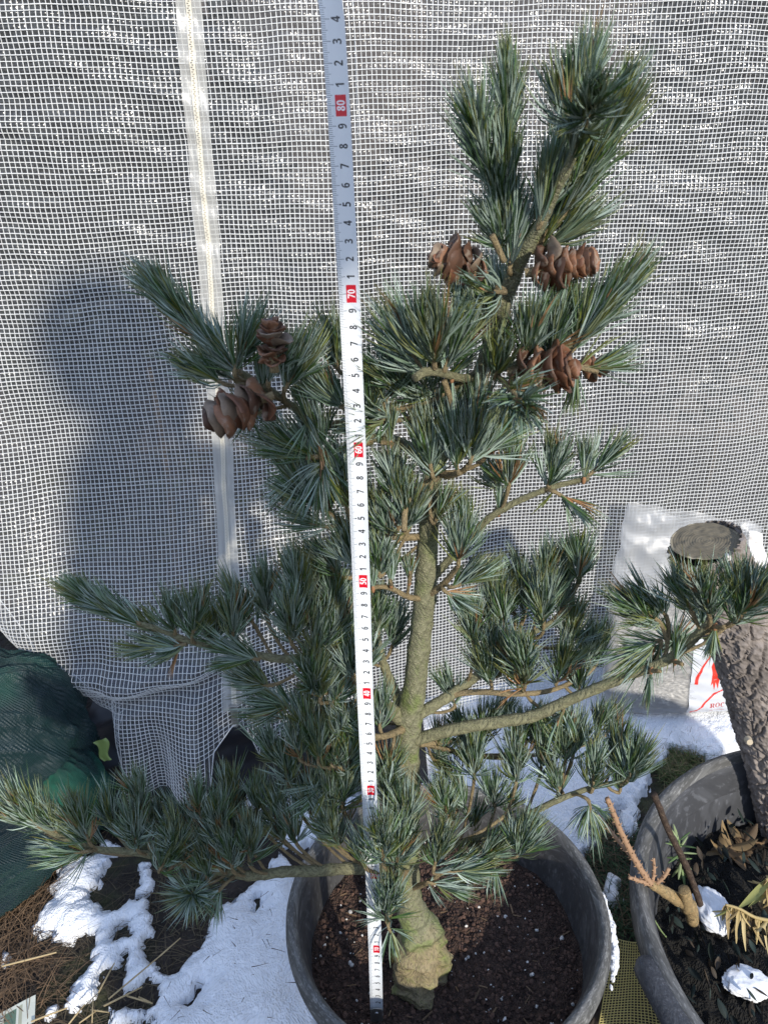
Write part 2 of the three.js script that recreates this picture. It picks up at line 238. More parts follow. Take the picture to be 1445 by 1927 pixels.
{ // zipper: a welded band on each side of the coil
  const band = (a, b, off, bumpy) => {
    const pos = [], uv = [], idx = [], n = 170, m = 6, y0 = hem(zipX(0.0)) , lo = 0.165;
    for (let i = 0; i <= n; i++) for (let k = 0; k <= m; k++) { const y = lerp(lo, FTOP, i / n), x = zipX(y) + lerp(a, b, k / m), p = cover(x, y); p.z += off + bumpy * (noise(x * 300, y * 170, 2) + 0.6 * noise(x * 120, y * 420, 5)); pos.push(p.x, p.y, p.z); uv.push(k / m, y / 0.03); }
    for (let i = 0; i < n; i++) for (let k = 0; k < m; k++) { const A = i * (m + 1) + k, B = A + m + 1; idx.push(A, A + 1, B, B, A + 1, B + 1); }
    const g = new THREE.BufferGeometry(); g.setAttribute('position', new THREE.Float32BufferAttribute(pos, 3)); g.setAttribute('uv', new THREE.Float32BufferAttribute(uv, 2)); g.setIndex(idx); g.computeVertexNormals(); return g;
  };
  const weld = phys({ color: lin(0.86, 0.86, 0.83), roughness: 0.3, transmission: 0.62, thickness: 0 });
  mesh('zipper_tape', band(-0.0155, -0.0032, 0.0018, 0.0011), weld, tunnel); mesh('zipper_tape', band(0.0032, 0.0155, 0.0018, 0.0011), weld, tunnel);
  mesh('zipper_flap', band(-0.0034, 0.0034, 0.0031, 0.0001), phys({ color: lin(0.7, 0.67, 0.58), roughness: 0.6 }), tunnel);
  const coil = []; for (let i = 0; i < 560; i++) { const y = lerp(0.165, FTOP, i / 560), x = zipX(y), p = cover(x, y); const b = new THREE.BoxGeometry(0.0022, 0.0011, 0.0009); b.translate(p.x + (i % 2 ? 0.0006 : -0.0006), p.y, p.z + 0.0042); coil.push(b); }
  const c = mesh('zipper_coil', mergeGeometries(coil), phys({ color: lin(0.6, 0.56, 0.47), roughness: 0.5 }), tunnel); c.userData.kind = 'stuff';
  const zp = cover(zipX(0.165), 0.165); zp.z += 0.006;
  const body = new THREE.Group(); body.name = 'zipper_slider'; body.position.copy(zp); tunnel.add(body);
  const metal = std({ color: lin(0.42, 0.41, 0.38), metalness: 0.8, roughness: 0.4 });
  const sh = new THREE.Shape(); sh.moveTo(-0.0055, 0.007); sh.quadraticCurveTo(0, 0.009, 0.0055, 0.007); sh.lineTo(0.0045, -0.006); sh.lineTo(-0.0045, -0.006); sh.closePath();
  const sg = new THREE.ExtrudeGeometry(sh, { depth: 0.004, bevelEnabled: true, bevelSize: 0.0008, bevelThickness: 0.0008, bevelSegments: 2 }); mesh('slider_body', sg, metal, body);
  const pl = new THREE.Shape(); pl.absarc(0, -0.026, 0.0055, Math.PI, 2 * Math.PI); pl.lineTo(0.0042, -0.004); pl.lineTo(-0.0042, -0.004); pl.closePath(); const ho = new THREE.Path(); ho.absarc(0, -0.0265, 0.0027, 0, 2 * Math.PI, true); pl.holes.push(ho);
  const pg = new THREE.ExtrudeGeometry(pl, { depth: 0.0012, bevelEnabled: true, bevelSize: 0.0004, bevelThickness: 0.0004, bevelSegments: 1 }); pg.translate(0, 0, 0.0065); mesh('pull_tab', pg, metal, body);
}
// ---------- inside the greenhouse, seen dimly through the film ----------
{
  const lump = (name, label, cat, p, rx, ry, rz, c, k, leafy) => {
    const t = thing(name, label, cat, 'plants inside the greenhouse', p), pos = [], idx = [], col = [];
    for (let i = 0; i < leafy; i++) {
      const a = rr(0, 6.283), b = Math.acos(rr(-0.6, 1)), s = Math.pow(rnd(), 0.35) * (1 + 0.3 * noise(a, b, k)), q = V(rx * s * Math.sin(b) * Math.cos(a), ry + ry * s * Math.cos(b), rz * s * Math.sin(b) * Math.sin(a)), d = V(gauss(), gauss() + 0.3, gauss()).normalize(), e = d.clone().cross(V(gauss(), gauss(), gauss())).normalize(), L = rr(0.03, 0.06), w = L * 0.3, o = pos.length / 3;
      for (const [u, v] of [[0, 0], [0.5, 1], [1, 0], [0.5, -1]]) { pos.push(q.x + d.x * L * u + e.x * w * v, q.y + d.y * L * u + e.y * w * v, q.z + d.z * L * u + e.z * w * v); const h = rr(0.7, 1.4); col.push(c[0] * h, c[1] * h, c[2] * h); }
      idx.push(o, o + 1, o + 2, o, o + 2, o + 3);
    }
    const g = new THREE.BufferGeometry(); g.setAttribute('position', new THREE.Float32BufferAttribute(pos, 3)); g.setAttribute('color', new THREE.Float32BufferAttribute(col, 3)); g.setIndex(idx); g.computeVertexNormals();
    mesh('foliage', g, std({ vertexColors: true, roughness: 0.8, side: THREE.DoubleSide }), t).userData.kind = 'stuff';
    mesh('stem', limb([{ p: V(0, -p.y - 0.02, 0), r: 0.012 }, { p: V(0.02, 0, 0.01), r: 0.009 }, { p: V(0, ry * 1.2, 0), r: 0.004 }], { seg: 6 }), std({ color: lin(0.08, 0.06, 0.045), roughness: 0.9 }), t);
  };
  lump('greenhouse_shrub', 'dark evergreen shrub behind the film beside the zipper', 'shrub', V(-0.5, 0.35, -1.6), 0.3, 0.5, 0.25, [0.014, 0.018, 0.017], 1, 5000);
  lump('greenhouse_shrub', 'dark leafy shrub behind the film above the sawn trunk', 'shrub', V(0.85, 0.1, -1.9), 0.42, 0.62, 0.25, [0.02, 0.024, 0.02], 7, 7000);
  lump('greenhouse_shrub', 'dry brownish shrub behind the film behind the pine leader', 'shrub', V(0.16, 0.1, -1.95), 0.3, 0.45, 0.25, [0.085, 0.07, 0.055], 4, 4500);
  // far wall of weathered boards
  const wall = thing('plank_fence', 'weathered brown plank fence inside behind the greenhouse film', 'fence', null, V(0, 0, -2.6));
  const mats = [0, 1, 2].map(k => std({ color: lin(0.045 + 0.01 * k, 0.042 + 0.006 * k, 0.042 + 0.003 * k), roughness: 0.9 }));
  for (let i = 0; i < 22; i++) { const b = new THREE.BoxGeometry(0.2035, 2.3, 0.025); const m = mesh('plank', b, mats[i % 3], wall); m.position.set(-2.2 + i * 0.205, 1.15 + 0.02 * noise(i * 3.3), 0.008 * noise(i * 7.7)); }
  for (const y of [0.4, 1.9]) { const m = mesh('rail', new THREE.BoxGeometry(4.6, 0.08, 0.04), mats[0], wall); m.position.set(-0.05, y, -0.045); }
  // black pipe and liner in the opening under the zipper
  const black = phys({ color: lin(0.012, 0.013, 0.016), roughness: 0.4 });
  const a = at(395, 1398, 1.08), b = at(480, 1378, 1.14), dir = b.clone().sub(a);
  const pipe = mesh('black_pipe', limb([{ p: a.clone().addScaledVector(dir, -1.6), r: 0.019 }, { p: a, r: 0.0195 }, { p: b, r: 0.0195 }, { p: b.clone().addScaledVector(dir, 1.2), r: 0.019 }], { radial: 20, bump: 0.005 }), black); tag(pipe, 'black plastic pipe lying inside the opening below the zipper', 'pipe');
  const g = new THREE.PlaneGeometry(0.62, 0.34, 60, 40); g.rotateX(-Math.PI / 2); const q = g.attributes.position;
  for (let i = 0; i < q.count; i++) { const x = q.getX(i), z = q.getZ(i); q.setXYZ(i, x, 0.012 + 0.03 * Math.abs(noise(x * 7 + z * 3, z * 5)) + 0.008 * noise(x * 20, z * 26, 3), z); }
  g.computeVertexNormals(); const lm = mesh('black_liner', g, black); lm.position.set(-0.25, 0.02, -1.1); tag(lm, 'crumpled black plastic sheet on the ground under the zipper opening', 'plastic sheet');
}

// ---------- black pots ----------
const potBump = dataTex(256, 256, (x, y) => 0.5 + 0.5 * tfbm(x, y, 8, 4));
const potRough = dataTex(256, 256, (x, y) => { const s = tfbm(x, y, 6, 7); return 0.62 + 0.5 * s; });
const potMap = (k) => dataTex(512, 256, (x, y) => { const d = sstep(0.0, 0.28, tfbm(x, y, 7, 3 + k)), e = sstep(0.12, 0.3, tfbm(x, y, 26, 9 + k)), c = 0.25 + 0.05 * d + 0.09 * e; return [c, c * 1.0, c * 1.01]; }, true);
const rimMat = phys({ map: dataTex(512, 128, (x, y) => { const d = sstep(-0.05, 0.25, tfbm(x, y, 9, 31)), e = sstep(0.1, 0.26, tfbm(x, y, 34, 40)), c = 0.31 + 0.09 * d + 0.14 * e; return [c, c, c * 0.985]; }, true), roughness: 0.72, bumpMap: potBump, bumpScale: 0.0016 });
function lathe(profile, seg, ux = 6) { const g = new THREE.LatheGeometry(profile.map(([r, y]) => new THREE.Vector2(r, y)), seg); const uv = g.attributes.uv; for (let i = 0; i < uv.count; i++) uv.setXY(i, uv.getX(i) * ux, uv.getY(i) * 0.8); return g; }
const wobble = (g, a, k) => { const q = g.attributes.position; for (let i = 0; i < q.count; i++) { const x = q.getX(i), y = q.getY(i), z = q.getZ(i), t = Math.atan2(z, x), s = 1 + a * Math.sin(2 * t + k) + a * 0.5 * Math.sin(3 * t + 2 * k); q.setXYZ(i, x * s, y + 0.003 * Math.sin(2 * t + k * 3), z * s); } g.computeVertexNormals(); const nm = g.attributes.normal, seg = 128; return g; };
{
  const t = thing('plant_pot', 'round black plastic pot holding the pine tree', 'plant pot', null, V(POT.x, 0, POT.z)), m = phys({ map: potMap(0), roughness: 1, roughnessMap: potRough, bumpMap: potBump, bumpScale: 0.0012 });
  mesh('wall', lathe([[0.118, 0.0], [0.124, 0.004], [0.15, 0.238], [0.1535, 0.25]], 128), m, t);
  mesh('inner_wall', lathe([[0.154, 0.262], [0.1515, 0.255], [0.148, 0.24], [0.143, 0.18], [0.136, 0.1]], 128), m, t);
  mesh('rim', lathe([[0.150, 0.238], [0.161, 0.238], [0.1655, 0.243], [0.167, 0.252], [0.1662, 0.262], [0.1635, 0.2685], [0.1595, 0.2702], [0.156, 0.2675], [0.154, 0.262]], 128), rimMat, t);
}
{
  const t = thing('plant_pot', 'larger black plastic pot with the sawn trunk and dry plants', 'plant pot', null, V(POT2.x, 0, POT2.z)), m = phys({ map: potMap(2), roughness: 1, roughnessMap: potRough, bumpMap: potBump, bumpScale: 0.0012, color: lin(0.9, 0.95, 1.05) });
  mesh('wall', lathe([[0.2, 0.0], [0.206, 0.005], [0.248, 0.215], [0.252, 0.226]], 160), m, t);
  mesh('inner_wall', lathe([[0.252, 0.243], [0.248, 0.235], [0.243, 0.205], [0.2425, 0.203], [0.232, 0.13], [0.222, 0.07]], 160), m, t);
  mesh('rim', lathe([[0.25, 0.212], [0.263, 0.213], [0.2685, 0.219], [0.27, 0.232], [0.269, 0.244], [0.266, 0.2495], [0.261, 0.2508], [0.256, 0.249], [0.252, 0.243]], 160), rimMat, t);
  // thick grip moulded on the rim
  const pts = []; for (let i = 0; i <= 12; i++) { const p = onLevel(lerp(1222, 1420, i / 12), lerp(1806, 1965, i / 12), 0.235), d = V(p.x - POT2.x, 0, p.z - POT2.z).normalize(); pts.push({ p: V(d.x * 0.272, 0.238 - 0.006 * Math.pow(Math.abs(i / 6 - 1), 4), d.z * 0.272), r: i === 0 || i === 12 ? 0.008 : 0.0135 }); }
  mesh('grip', limb(pts, { radial: 14, bump: 0.01, seg: 4 }), m, t);
}
// soil
const soilMat = (k) => std({ vertexColors: true, roughness: 0.97, bumpMap: dataTex(256, 256, (x, y) => 0.5 + 0.7 * tile(x, y, 40, k) + 0.4 * tile(x, y, 18, k + 5)), bumpScale: 0.004 });
function soil(name, label, c, R, y, amp, base, k) {
  const pos = [], uv = [], col = [], idx = [], n = 110, m = 220;
  for (let i = 0; i <= n; i++) for (let j = 0; j <= m; j++) { const r = R * i / n, a = 2 * Math.PI * j / m, x = c.x + r * Math.cos(a), z = c.z + r * Math.sin(a); const h = amp * (fbm(x * 18, z * 18, k) + 0.7 * fbm(x * 60, z * 60, k + 3, 3)) + 0.6 * amp * (1 - i / n), s = 1 + 0.9 * noise(x * 170, z * 170, k) + 0.6 * fbm(x * 30, z * 30, k + 9); pos.push(x, y + h, z); uv.push(x / 0.06, z / 0.06); col.push(base[0] * s, base[1] * s, base[2] * s); }
  for (let i = 0; i < n; i++) for (let j = 0; j < m; j++) { const a = i * (m + 1) + j, b = a + m + 1; idx.push(a, a + 1, b, b, a + 1, b + 1); }
  const g = new THREE.BufferGeometry(); g.setAttribute('position', new THREE.Float32BufferAttribute(pos, 3)); g.setAttribute('uv', new THREE.Float32BufferAttribute(uv, 2)); g.setAttribute('color', new THREE.Float32BufferAttribute(col, 3)); g.setIndex(idx); g.computeVertexNormals();
  const o = mesh(name, g, soilMat(k)); o.userData = { kind: 'stuff', label, category: 'soil' }; return o;
}
soil('potting_soil', 'dark brown crumbly potting soil around the pine trunk', POT, 0.146, 0.195, 0.011, [0.06, 0.036, 0.026], 1);
soil('pot_earth', 'dark damp earth in the larger pot', POT2, 0.236, 0.15, 0.02, [0.012, 0.011, 0.009], 5);
const soilY = (x, z) => 0.2;
function crumbs(name, label, cat, n, geo, mats, place, kind = 'stuff') {
  const im = new THREE.InstancedMesh(geo, mats, n), M = new THREE.Matrix4(), Q = new THREE.Quaternion(), S = V(1, 1, 1), C = new THREE.Color();
  for (let i = 0; i < n; i++) { const { p, s, c, q } = place(i); Q.setFromEuler(q || new THREE.Euler(rr(0, 6), rr(0, 6), rr(0, 6))); S.set(...s); im.setMatrixAt(i, M.compose(p, Q, S)); im.setColorAt(i, C.setRGB(...c)); }
  im.name = numbered(name); im.castShadow = im.receiveShadow = true; im.userData = { kind, label, category: cat }; scene.add(im); return im;
}
const ray2 = new THREE.Raycaster();
const chip = (() => { const g = new THREE.IcosahedronGeometry(1, 1), q = g.attributes.position; for (let i = 0; i < q.count; i++) { const x = q.getX(i), y = q.getY(i), z = q.getZ(i), s = 1 + 0.5 * noise(x * 2.1, y * 2.1, z * 2.1); q.setXYZ(i, x * s, y * s * 0.8, z * s); } g.computeVertexNormals(); return g; })();
const soilH = (x, z) => { const r = Math.hypot(x - POT.x, z - POT.z); return 0.195 + 0.011 * (fbm(x * 18, z * 18, 1) + 0.7 * fbm(x * 60, z * 60, 4, 3)) + 0.0066 * (1 - r / 0.146); };
const inPot = (R = 0.14) => { const a = rr(0, 6.283), r = R * Math.sqrt(rnd()); return [POT.x + r * Math.cos(a), POT.z + r * Math.sin(a)]; };
crumbs('soil_crumbs', 'loose brown soil crumbs on the potting soil', 'soil', 6500, chip, std({ color: 0xffffff, roughness: 0.95 }), () => { const [x, z] = inPot(), s = 0.0007 + 0.0019 * Math.pow(rnd(), 3), k = rr(0.4, 1.7); return { p: V(x, soilH(x, z) + s * 0.3, z), s: [s * rr(0.7, 1.4), s * rr(0.6, 1.1), s], c: [0.075 * k, 0.043 * k, 0.031 * k] }; });
crumbs('perlite', 'scattered white perlite grains in the potting soil', 'perlite', 190, chip, std({ color: 0xffffff, roughness: 0.9 }), () => { const [x, z] = inPot(), s = 0.0006 + 0.0019 * Math.pow(rnd(), 3), k = rr(0.45, 0.8); return { p: V(x, soilH(x, z) + s * 0.5, z), s: [s * rr(0.8, 1.4), s, s], c: [k, k * 0.96, k * 0.9] }; });
crumbs('bark_bits', 'thin dry bark and needle scraps on the potting soil', 'bark', 70, new THREE.BoxGeometry(1, 0.14, 0.22), std({ color: 0xffffff, roughness: 0.9 }), () => { const [x, z] = inPot(0.135), s = rr(0.004, 0.014), k = rr(0.5, 1.1); return { p: V(x, soilH(x, z) + 0.0015, z), s: [s, s * rr(0.5, 0.9), s * rr(0.3, 0.7)], c: [0.2 * k, 0.13 * k, 0.075 * k], q: new THREE.Euler(rr(-0.4, 0.4), rr(0, 6), rr(-0.3, 0.3)) }; });
// ---------- the pine ----------
const pine = thing('pine_tree', 'blue-green potted five-needle pine with cones', 'pine tree');
const barkTex = (k, a, b, c) => dataTex(256, 256, (x, y) => { const n = tfbm(x, y, 7, k), s = sstep(0.05, 0.3, tfbm(x, y, 12, k + 4)), l = sstep(0.15, 0.32, tile(x, y, 16, k + 8)), t = 0.5 + 0.9 * n; const v = [0, 1, 2].map(i => lerp(lerp(a[i], b[i], clamp(t)), c[i], s * 0.7)); return l > 0.5 ? v.map(q => q * 0.86) : v; }, true);
const barkBump = dataTex(256, 256, (x, y) => 0.5 + 0.6 * tfbm(x, y * 1, 10, 2) + 0.3 * tile(x, y, 34, 5));
const M_trunk = phys({ map: barkTex(1, [0.41, 0.41, 0.32], [0.57, 0.56, 0.45], [0.49, 0.51, 0.36]), vertexColors: true, roughness: 0.85, bumpMap: barkBump, bumpScale: 0.0016 });
const M_branch = phys({ map: barkTex(3, [0.40, 0.39, 0.29], [0.57, 0.56, 0.44], [0.48, 0.48, 0.35]), roughness: 0.85, bumpMap: barkBump, bumpScale: 0.0014 });
const M_twig = phys({ map: barkTex(5, [0.46, 0.41, 0.30], [0.64, 0.57, 0.43], [0.54, 0.47, 0.34]), roughness: 0.8, bumpMap: barkBump, bumpScale: 0.0012 });
const M_bud = phys({ color: lin(0.3, 0.15, 0.07), roughness: 0.7 });
const pts = l => l.map(([u, v, D, r]) => ({ p: at(u, v, D), r: r / 1000 }));
const thin = l => l.map(([u, v, D, r]) => [u, v, D, r * 0.86]);
{
  const lower = limb(pts([[788, 1868, 0.502, 24], [790, 1835, 0.510, 25.5], [792, 1800, 0.516, 25.5], [791, 1770, 0.519, 24.5], [785, 1740, 0.521, 19.5], [774, 1710, 0.522, 13.5], [768, 1670, 0.522, 11.6], [767, 1620, 0.522, 11], [768, 1550, 0.524, 10.4], [769, 1480, 0.526, 10], [768, 1420, 0.528, 9.9], [767, 1380, 0.53, 11.4], [771, 1345, 0.53, 10.9], [780, 1290, 0.531, 9.6], [788, 1220, 0.532, 9.2], [795, 1160, 0.532, 9.1], [800, 1120, 0.531, 9.1], [803, 1060, 0.53, 8.4], [806, 980, 0.528, 7.6], [811, 910, 0.525, 7.2], [822, 860, 0.522, 7.2], [850, 805, 0.517, 6.6], [885, 745, 0.512, 6.2], [910, 690, 0.508, 5.8], [932, 620, 0.503, 5.4], [950, 560, 0.5, 5.2], [968, 515, 0.497, 5], [990, 470, 0.49, 4.2], [1015, 425, 0.482, 3.4], [1045, 360, 0.472, 2.9], [1075, 300, 0.462, 2.5], [1096, 240, 0.45, 1.8]]), { seg: 9, radial: 22, bump: 0.06, freq: 45, rings: 260 });
  const base = at(790, 1800, 0.516).y;
  tint(lower, (x, y, z) => { const h = y - 0.2, n = fbm(x * 60, y * 45, z * 60), moss = sstep(0.02, 0.2, n + 0.14 * Math.exp(-Math.pow((h - 0.07) / 0.022, 2)) - 0.08), graft = sstep(0.075, 0.05, h + 0.03 * n); let c = [lerp(1, 1.3, graft), lerp(1, 1.08, graft), lerp(1, 1.0, graft)]; const m = moss * 0.7 * (h < 0.4 ? 1 : 0.4); return [lerp(c[0], 0.75, m), lerp(c[1], 1.0, m), lerp(c[2], 0.4, m)]; });
  const q = lower.attributes.position; // burl: knobbly swelling above the roots
  for (let i = 0; i < q.count; i++) { const x = q.getX(i), y = q.getY(i), z = q.getZ(i), h = y - 0.2, k = sstep(0.085, 0.04, h) * 0.006 * (fbm(x * 50, y * 60, z * 50, 3) * 2.4 + 0.5 * Math.sin(Math.atan2(z + 0.515, x - 0.03) * 5 + y * 30) + 0.8 * noise(x * 150, y * 90, z * 150)), c = at(790, 1800, 0.516), d = V(x - c.x, 0, z - c.z).normalize(); q.setXYZ(i, x + d.x * k, y, z + d.z * k); }
  lower.computeVertexNormals();
  mesh('trunk', lower, M_trunk, pine);
}
const HUES = [[[0.05, 0.095, 0.035], [0.27, 0.35, 0.29]], [[0.06, 0.115, 0.03], [0.19, 0.27, 0.19]], [[0.045, 0.085, 0.04], [0.32, 0.40, 0.35]], [[0.13, 0.15, 0.03], [0.22, 0.26, 0.14]], [[0.26, 0.14, 0.06], [0.3, 0.18, 0.09]]];
const M_needle = phys({ vertexColors: true, roughness: 0.5, specularIntensity: 0.6 });
function needles() { return { pos: [], nor: [], col: [], idx: [] }; }
const UPV = V(0, 1, 0);
function needle(B, p, dir, bend, L, w, hue, tipc) { // three faces: green back, two blue-white inner faces
  const side = Math.abs(dir.y) < 0.95 ? dir.clone().cross(UPV).normalize() : dir.clone().cross(V(1, 0, 0)).normalize(), oth = dir.clone().cross(side), roll = rr(0, 6.283), S = 3;
  const [gc, bc] = HUES[hue], f = rr(0.75, 1.25);
  for (let k = 0; k < 3; k++) {
    const a0 = roll + k * 2.0944, a1 = a0 + 2.0944, am = (a0 + a1) / 2, n = side.clone().multiplyScalar(Math.cos(am)).addScaledVector(oth, Math.sin(am)), b = B.pos.length / 3, c0 = k === 0 ? gc : bc;
    const e0 = side.clone().multiplyScalar(Math.cos(a0)).addScaledVector(oth, Math.sin(a0)), e1 = side.clone().multiplyScalar(Math.cos(a1)).addScaledVector(oth, Math.sin(a1));
    for (let i = 0; i <= S; i++) {
      const s = i / S, x = p.x + (dir.x * s + bend.x * s * s) * L, y = p.y + (dir.y * s + bend.y * s * s) * L, z = p.z + (dir.z * s + bend.z * s * s) * L, r = i === S ? 0.00005 : w * (i === 0 ? 0.8 : 1), m = i === S && tipc ? tipc : c0;
      B.pos.push(x + e0.x * r, y + e0.y * r, z + e0.z * r, x + e1.x * r, y + e1.y * r, z + e1.z * r); for (let q = 0; q < 2; q++) { B.nor.push(n.x, n.y, n.z); B.col.push(m[0] * f, m[1] * f, m[2] * f); }
      if (i) { const o = b + (i - 1) * 2; B.idx.push(o, o + 1, o + 2, o + 1, o + 3, o + 2); }
    }
  }
}
function needleGeo(B) { const g = new THREE.BufferGeometry(); g.setAttribute('position', new THREE.Float32BufferAttribute(B.pos, 3)); g.setAttribute('normal', new THREE.Float32BufferAttribute(B.nor, 3)); g.setAttribute('color', new THREE.Float32BufferAttribute(B.col, 3)); g.setIndex(B.idx); return g; }
// one spray of bundles along a shoot a -> b
function spray(a, b, n, L, { lift = 0.32, fox = 0, yellow = 0.15, droop = 0, wide = 1 } = {}) {
  const B = needles(), ax = b.clone().sub(a), len = ax.length(); ax.normalize();
  const s0 = Math.abs(ax.y) < 0.9 ? ax.clone().cross(UPV).normalize() : ax.clone().cross(V(1, 0, 0)).normalize(), s1 = ax.clone().cross(s0);
  for (let i = 0; i < n; i++) {
    const t = fox ? Math.pow(rnd(), 0.8) : Math.pow(rnd(), 0.65), phi = i * 2.39996 + rr(-0.4, 0.4), end = fox ? sstep(0.82, 1, t) : t;
    const th = lerp(fox ? rr(0.34, 0.6) : rr(0.7, 1.25) * wide, rr(0.05, 0.5) * wide, end), rad = s0.clone().multiplyScalar(Math.cos(phi)).addScaledVector(s1, Math.sin(phi));
    const d = ax.clone().multiplyScalar(Math.cos(th)).addScaledVector(rad, Math.sin(th)); d.y += lift * (1 - 0.6 * Math.abs(ax.y)) - droop; d.normalize();
    const p = a.clone().addScaledVector(ax, len * t).addScaledVector(rad, 0.0014), hue = rnd() < yellow ? 3 : rnd() < 0.02 ? 4 : Math.floor(rnd() * 3), l0 = L * rr(0.8, 1.12) * (fox && t > 0.9 ? 0.85 : 1);
    const out = rad.clone().multiplyScalar(rr(-0.42, 0.12)).addScaledVector(ax, rr(0, 0.3)).add(V(0.14 * gauss(), 0.12 * gauss() + 0.1 - droop * 0.5, 0.14 * gauss())), tip = rnd() < 0.35 ? [0.16, 0.15, 0.04] : null;
    for (let k = 0; k < 5; k++) { const e = d.clone().add(V(gauss(), gauss(), gauss()).multiplyScalar(0.2)).normalize(), bd = out.clone().add(V(gauss(), gauss(), gauss()).multiplyScalar(0.1)); needle(B, p, e, bd, l0 * rr(0.8, 1.08), rr(0.00040, 0.00060), hue, tip); }
  }
  return needleGeo(B);
}
let needleCount = 0;
function branch(line, sprays, { mat = M_branch, radial = 10, twigR = 1.3, rings = 420 } = {}) {
  const P0 = pts(thin(line)), b = mesh('branch', limb(P0, { seg: 8, radial, bump: 0.07, freq: 130, rings }), mat, pine);
  const curve = new THREE.CatmullRomCurve3(P0.map(q => q.p), false, 'centripetal'), samp = curve.getPoints(80);
  const full = []; for (const q of sprays) { full.push(q); const o = q[8] || {}; if (!o.fox && !o.droop && (q[6] || 34) > 24 && Math.abs(q[0] - 775) > 100 && rnd() < 0.6) { const du = rr(14, 40) * (rnd() < 0.5 ? -1 : 1), dv = rr(-12, 22); full.push([q[0] + du * 0.6, q[1] + dv, q[2] + du * 1.3, q[3] + dv, q[4] + rr(0.004, 0.035), 0, (q[6] || 34) * 0.55, (q[7] || 43) * 0.95, o]); } }
  for (let [u0, v0, u1, v1, D, dD = 0, n = 34, L = 43, o = {}] of full) {
    if (v0 < 1540 && Math.abs(u0 - interp([[0, 620], [560, 657], [1093, 680], [1487, 695]], v0)) < 120) D = Math.max(D, 0.5);
    const a = at(u0, v0, D), e = at(u1, v1, D + dD); if (a.distanceTo(e) < 0.012) e.copy(a).addScaledVector(e.clone().sub(a).normalize(), 0.012);
    let bi = 0, bd = 1e9; samp.forEach((q, i) => { const d = q.distanceTo(a); if (d < bd) { bd = d; bi = i; } });
    const back = Math.min(bi, Math.round(0.9 * bd / (curve.getLength() / 80))), best = samp[bi - back];
    const ax = e.clone().sub(a), tw = [{ p: a.clone().addScaledVector(ax, 0.9), r: 0.0011 }, { p: a.clone(), r: 0.0017 }];
    if (bd > 0.004) { tw.push({ p: a.clone().lerp(best, 0.5).addScaledVector(ax.clone().normalize(), -bd * 0.16), r: twigR / 1000 }, { p: best, r: twigR * 1.1 / 1000 }); }
    mesh('twig', limb(tw.reverse(), { seg: 6, radial: 7, bump: 0.12, freq: 400, rings: 900 }), M_twig, b);
    const bud = new THREE.SphereGeometry(1, 8, 6); bud.scale(0.0016, 0.0038, 0.0016); const bm = mesh('bud', bud, M_bud, b); bm.position.copy(e); bm.quaternion.setFromUnitVectors(UPV, ax.clone().normalize());
    n = Math.round(n * (o.fox ? 1.15 : o.droop ? 0.6 : 1.05)); if (bd > 0.04 && !o.droop) { const mid = a.clone().lerp(best, 0.5), me = mid.clone().addScaledVector(ax.clone().normalize(), 0.012).add(V(0.008 * gauss(), 0.004, 0.008 * gauss())); mesh('needle_tuft', spray(mid, me, 16, 0.029, { lift: 0.2 }), M_needle, b).userData.kind = 'stuff'; }
    const g = spray(a, e, n, L / 1000 * (o.fox ? 0.72 : 0.76) * rr(0.88, 1.1), o); needleCount += n * 5; mesh('needle_tuft', g, M_needle, b).userData.kind = 'stuff';
  }
  return b;
}
const FOX = { fox: 1, lift: 0.05 }, UPR = { lift: 0.1 }, DR = { droop: 0.3, lift: 0, wide: 1.5 }, YEL = { yellow: 0.6 };
// crown: leader and its side shoots
branch([[968, 515, 0.497, 4.6], [962, 470, 0.5, 3.6], [958, 420, 0.503, 3], [955, 330, 0.505, 2.4], [950, 240, 0.505, 1.9]], [[956, 440, 950, 150, 0.505, 0, 110, 36, FOX], [955, 480, 928, 430, 0.5, -0.01, 34, 36, UPR], [950, 420, 893, 232, 0.5, -0.02, 74, 36, FOX], [958, 510, 975, 440, 0.49, 0, 24, 34, UPR]], { mat: M_twig });
branch([[985, 480, 0.493, 3.6], [1030, 440, 0.49, 2.8], [1075, 380, 0.485, 2.4], [1110, 310, 0.48, 2]], [[1050, 420, 1165, 205, 0.483, -0.01, 110, 37, FOX], [1015, 475, 1078, 428, 0.488, 0, 40, 34, UPR], [1020, 450, 1050, 400, 0.49, 0, 30, 36, UPR]], { mat: M_twig });
branch([[1040, 370, 0.474, 2.6], [1075, 290, 0.465, 2.2], [1096, 240, 0.452, 1.8]], [[1012, 430, 1040, 330, 0.48, -0.005, 40, 36, FOX], [1050, 340, 1095, 150, 0.482, 0, 80, 36, FOX], [1075, 300, 1094, 230, 0.462, -0.015, 40, 36, FOX], [1096, 250, 1112, 190, 0.452, -0.045, 44, 36, { lift: 0.05 }]], { mat: M_twig, radial: 8 });
branch([[955, 548, 0.5, 3], [945, 545, 0.492, 2.4], [935, 540, 0.482, 1.8]], [[950, 550, 905, 545, 0.485, -0.03, 8, 48, { lift: 0.05 }], [930, 640, 885, 570, 0.52, 0, 36, 42, UPR]], { mat: M_twig });
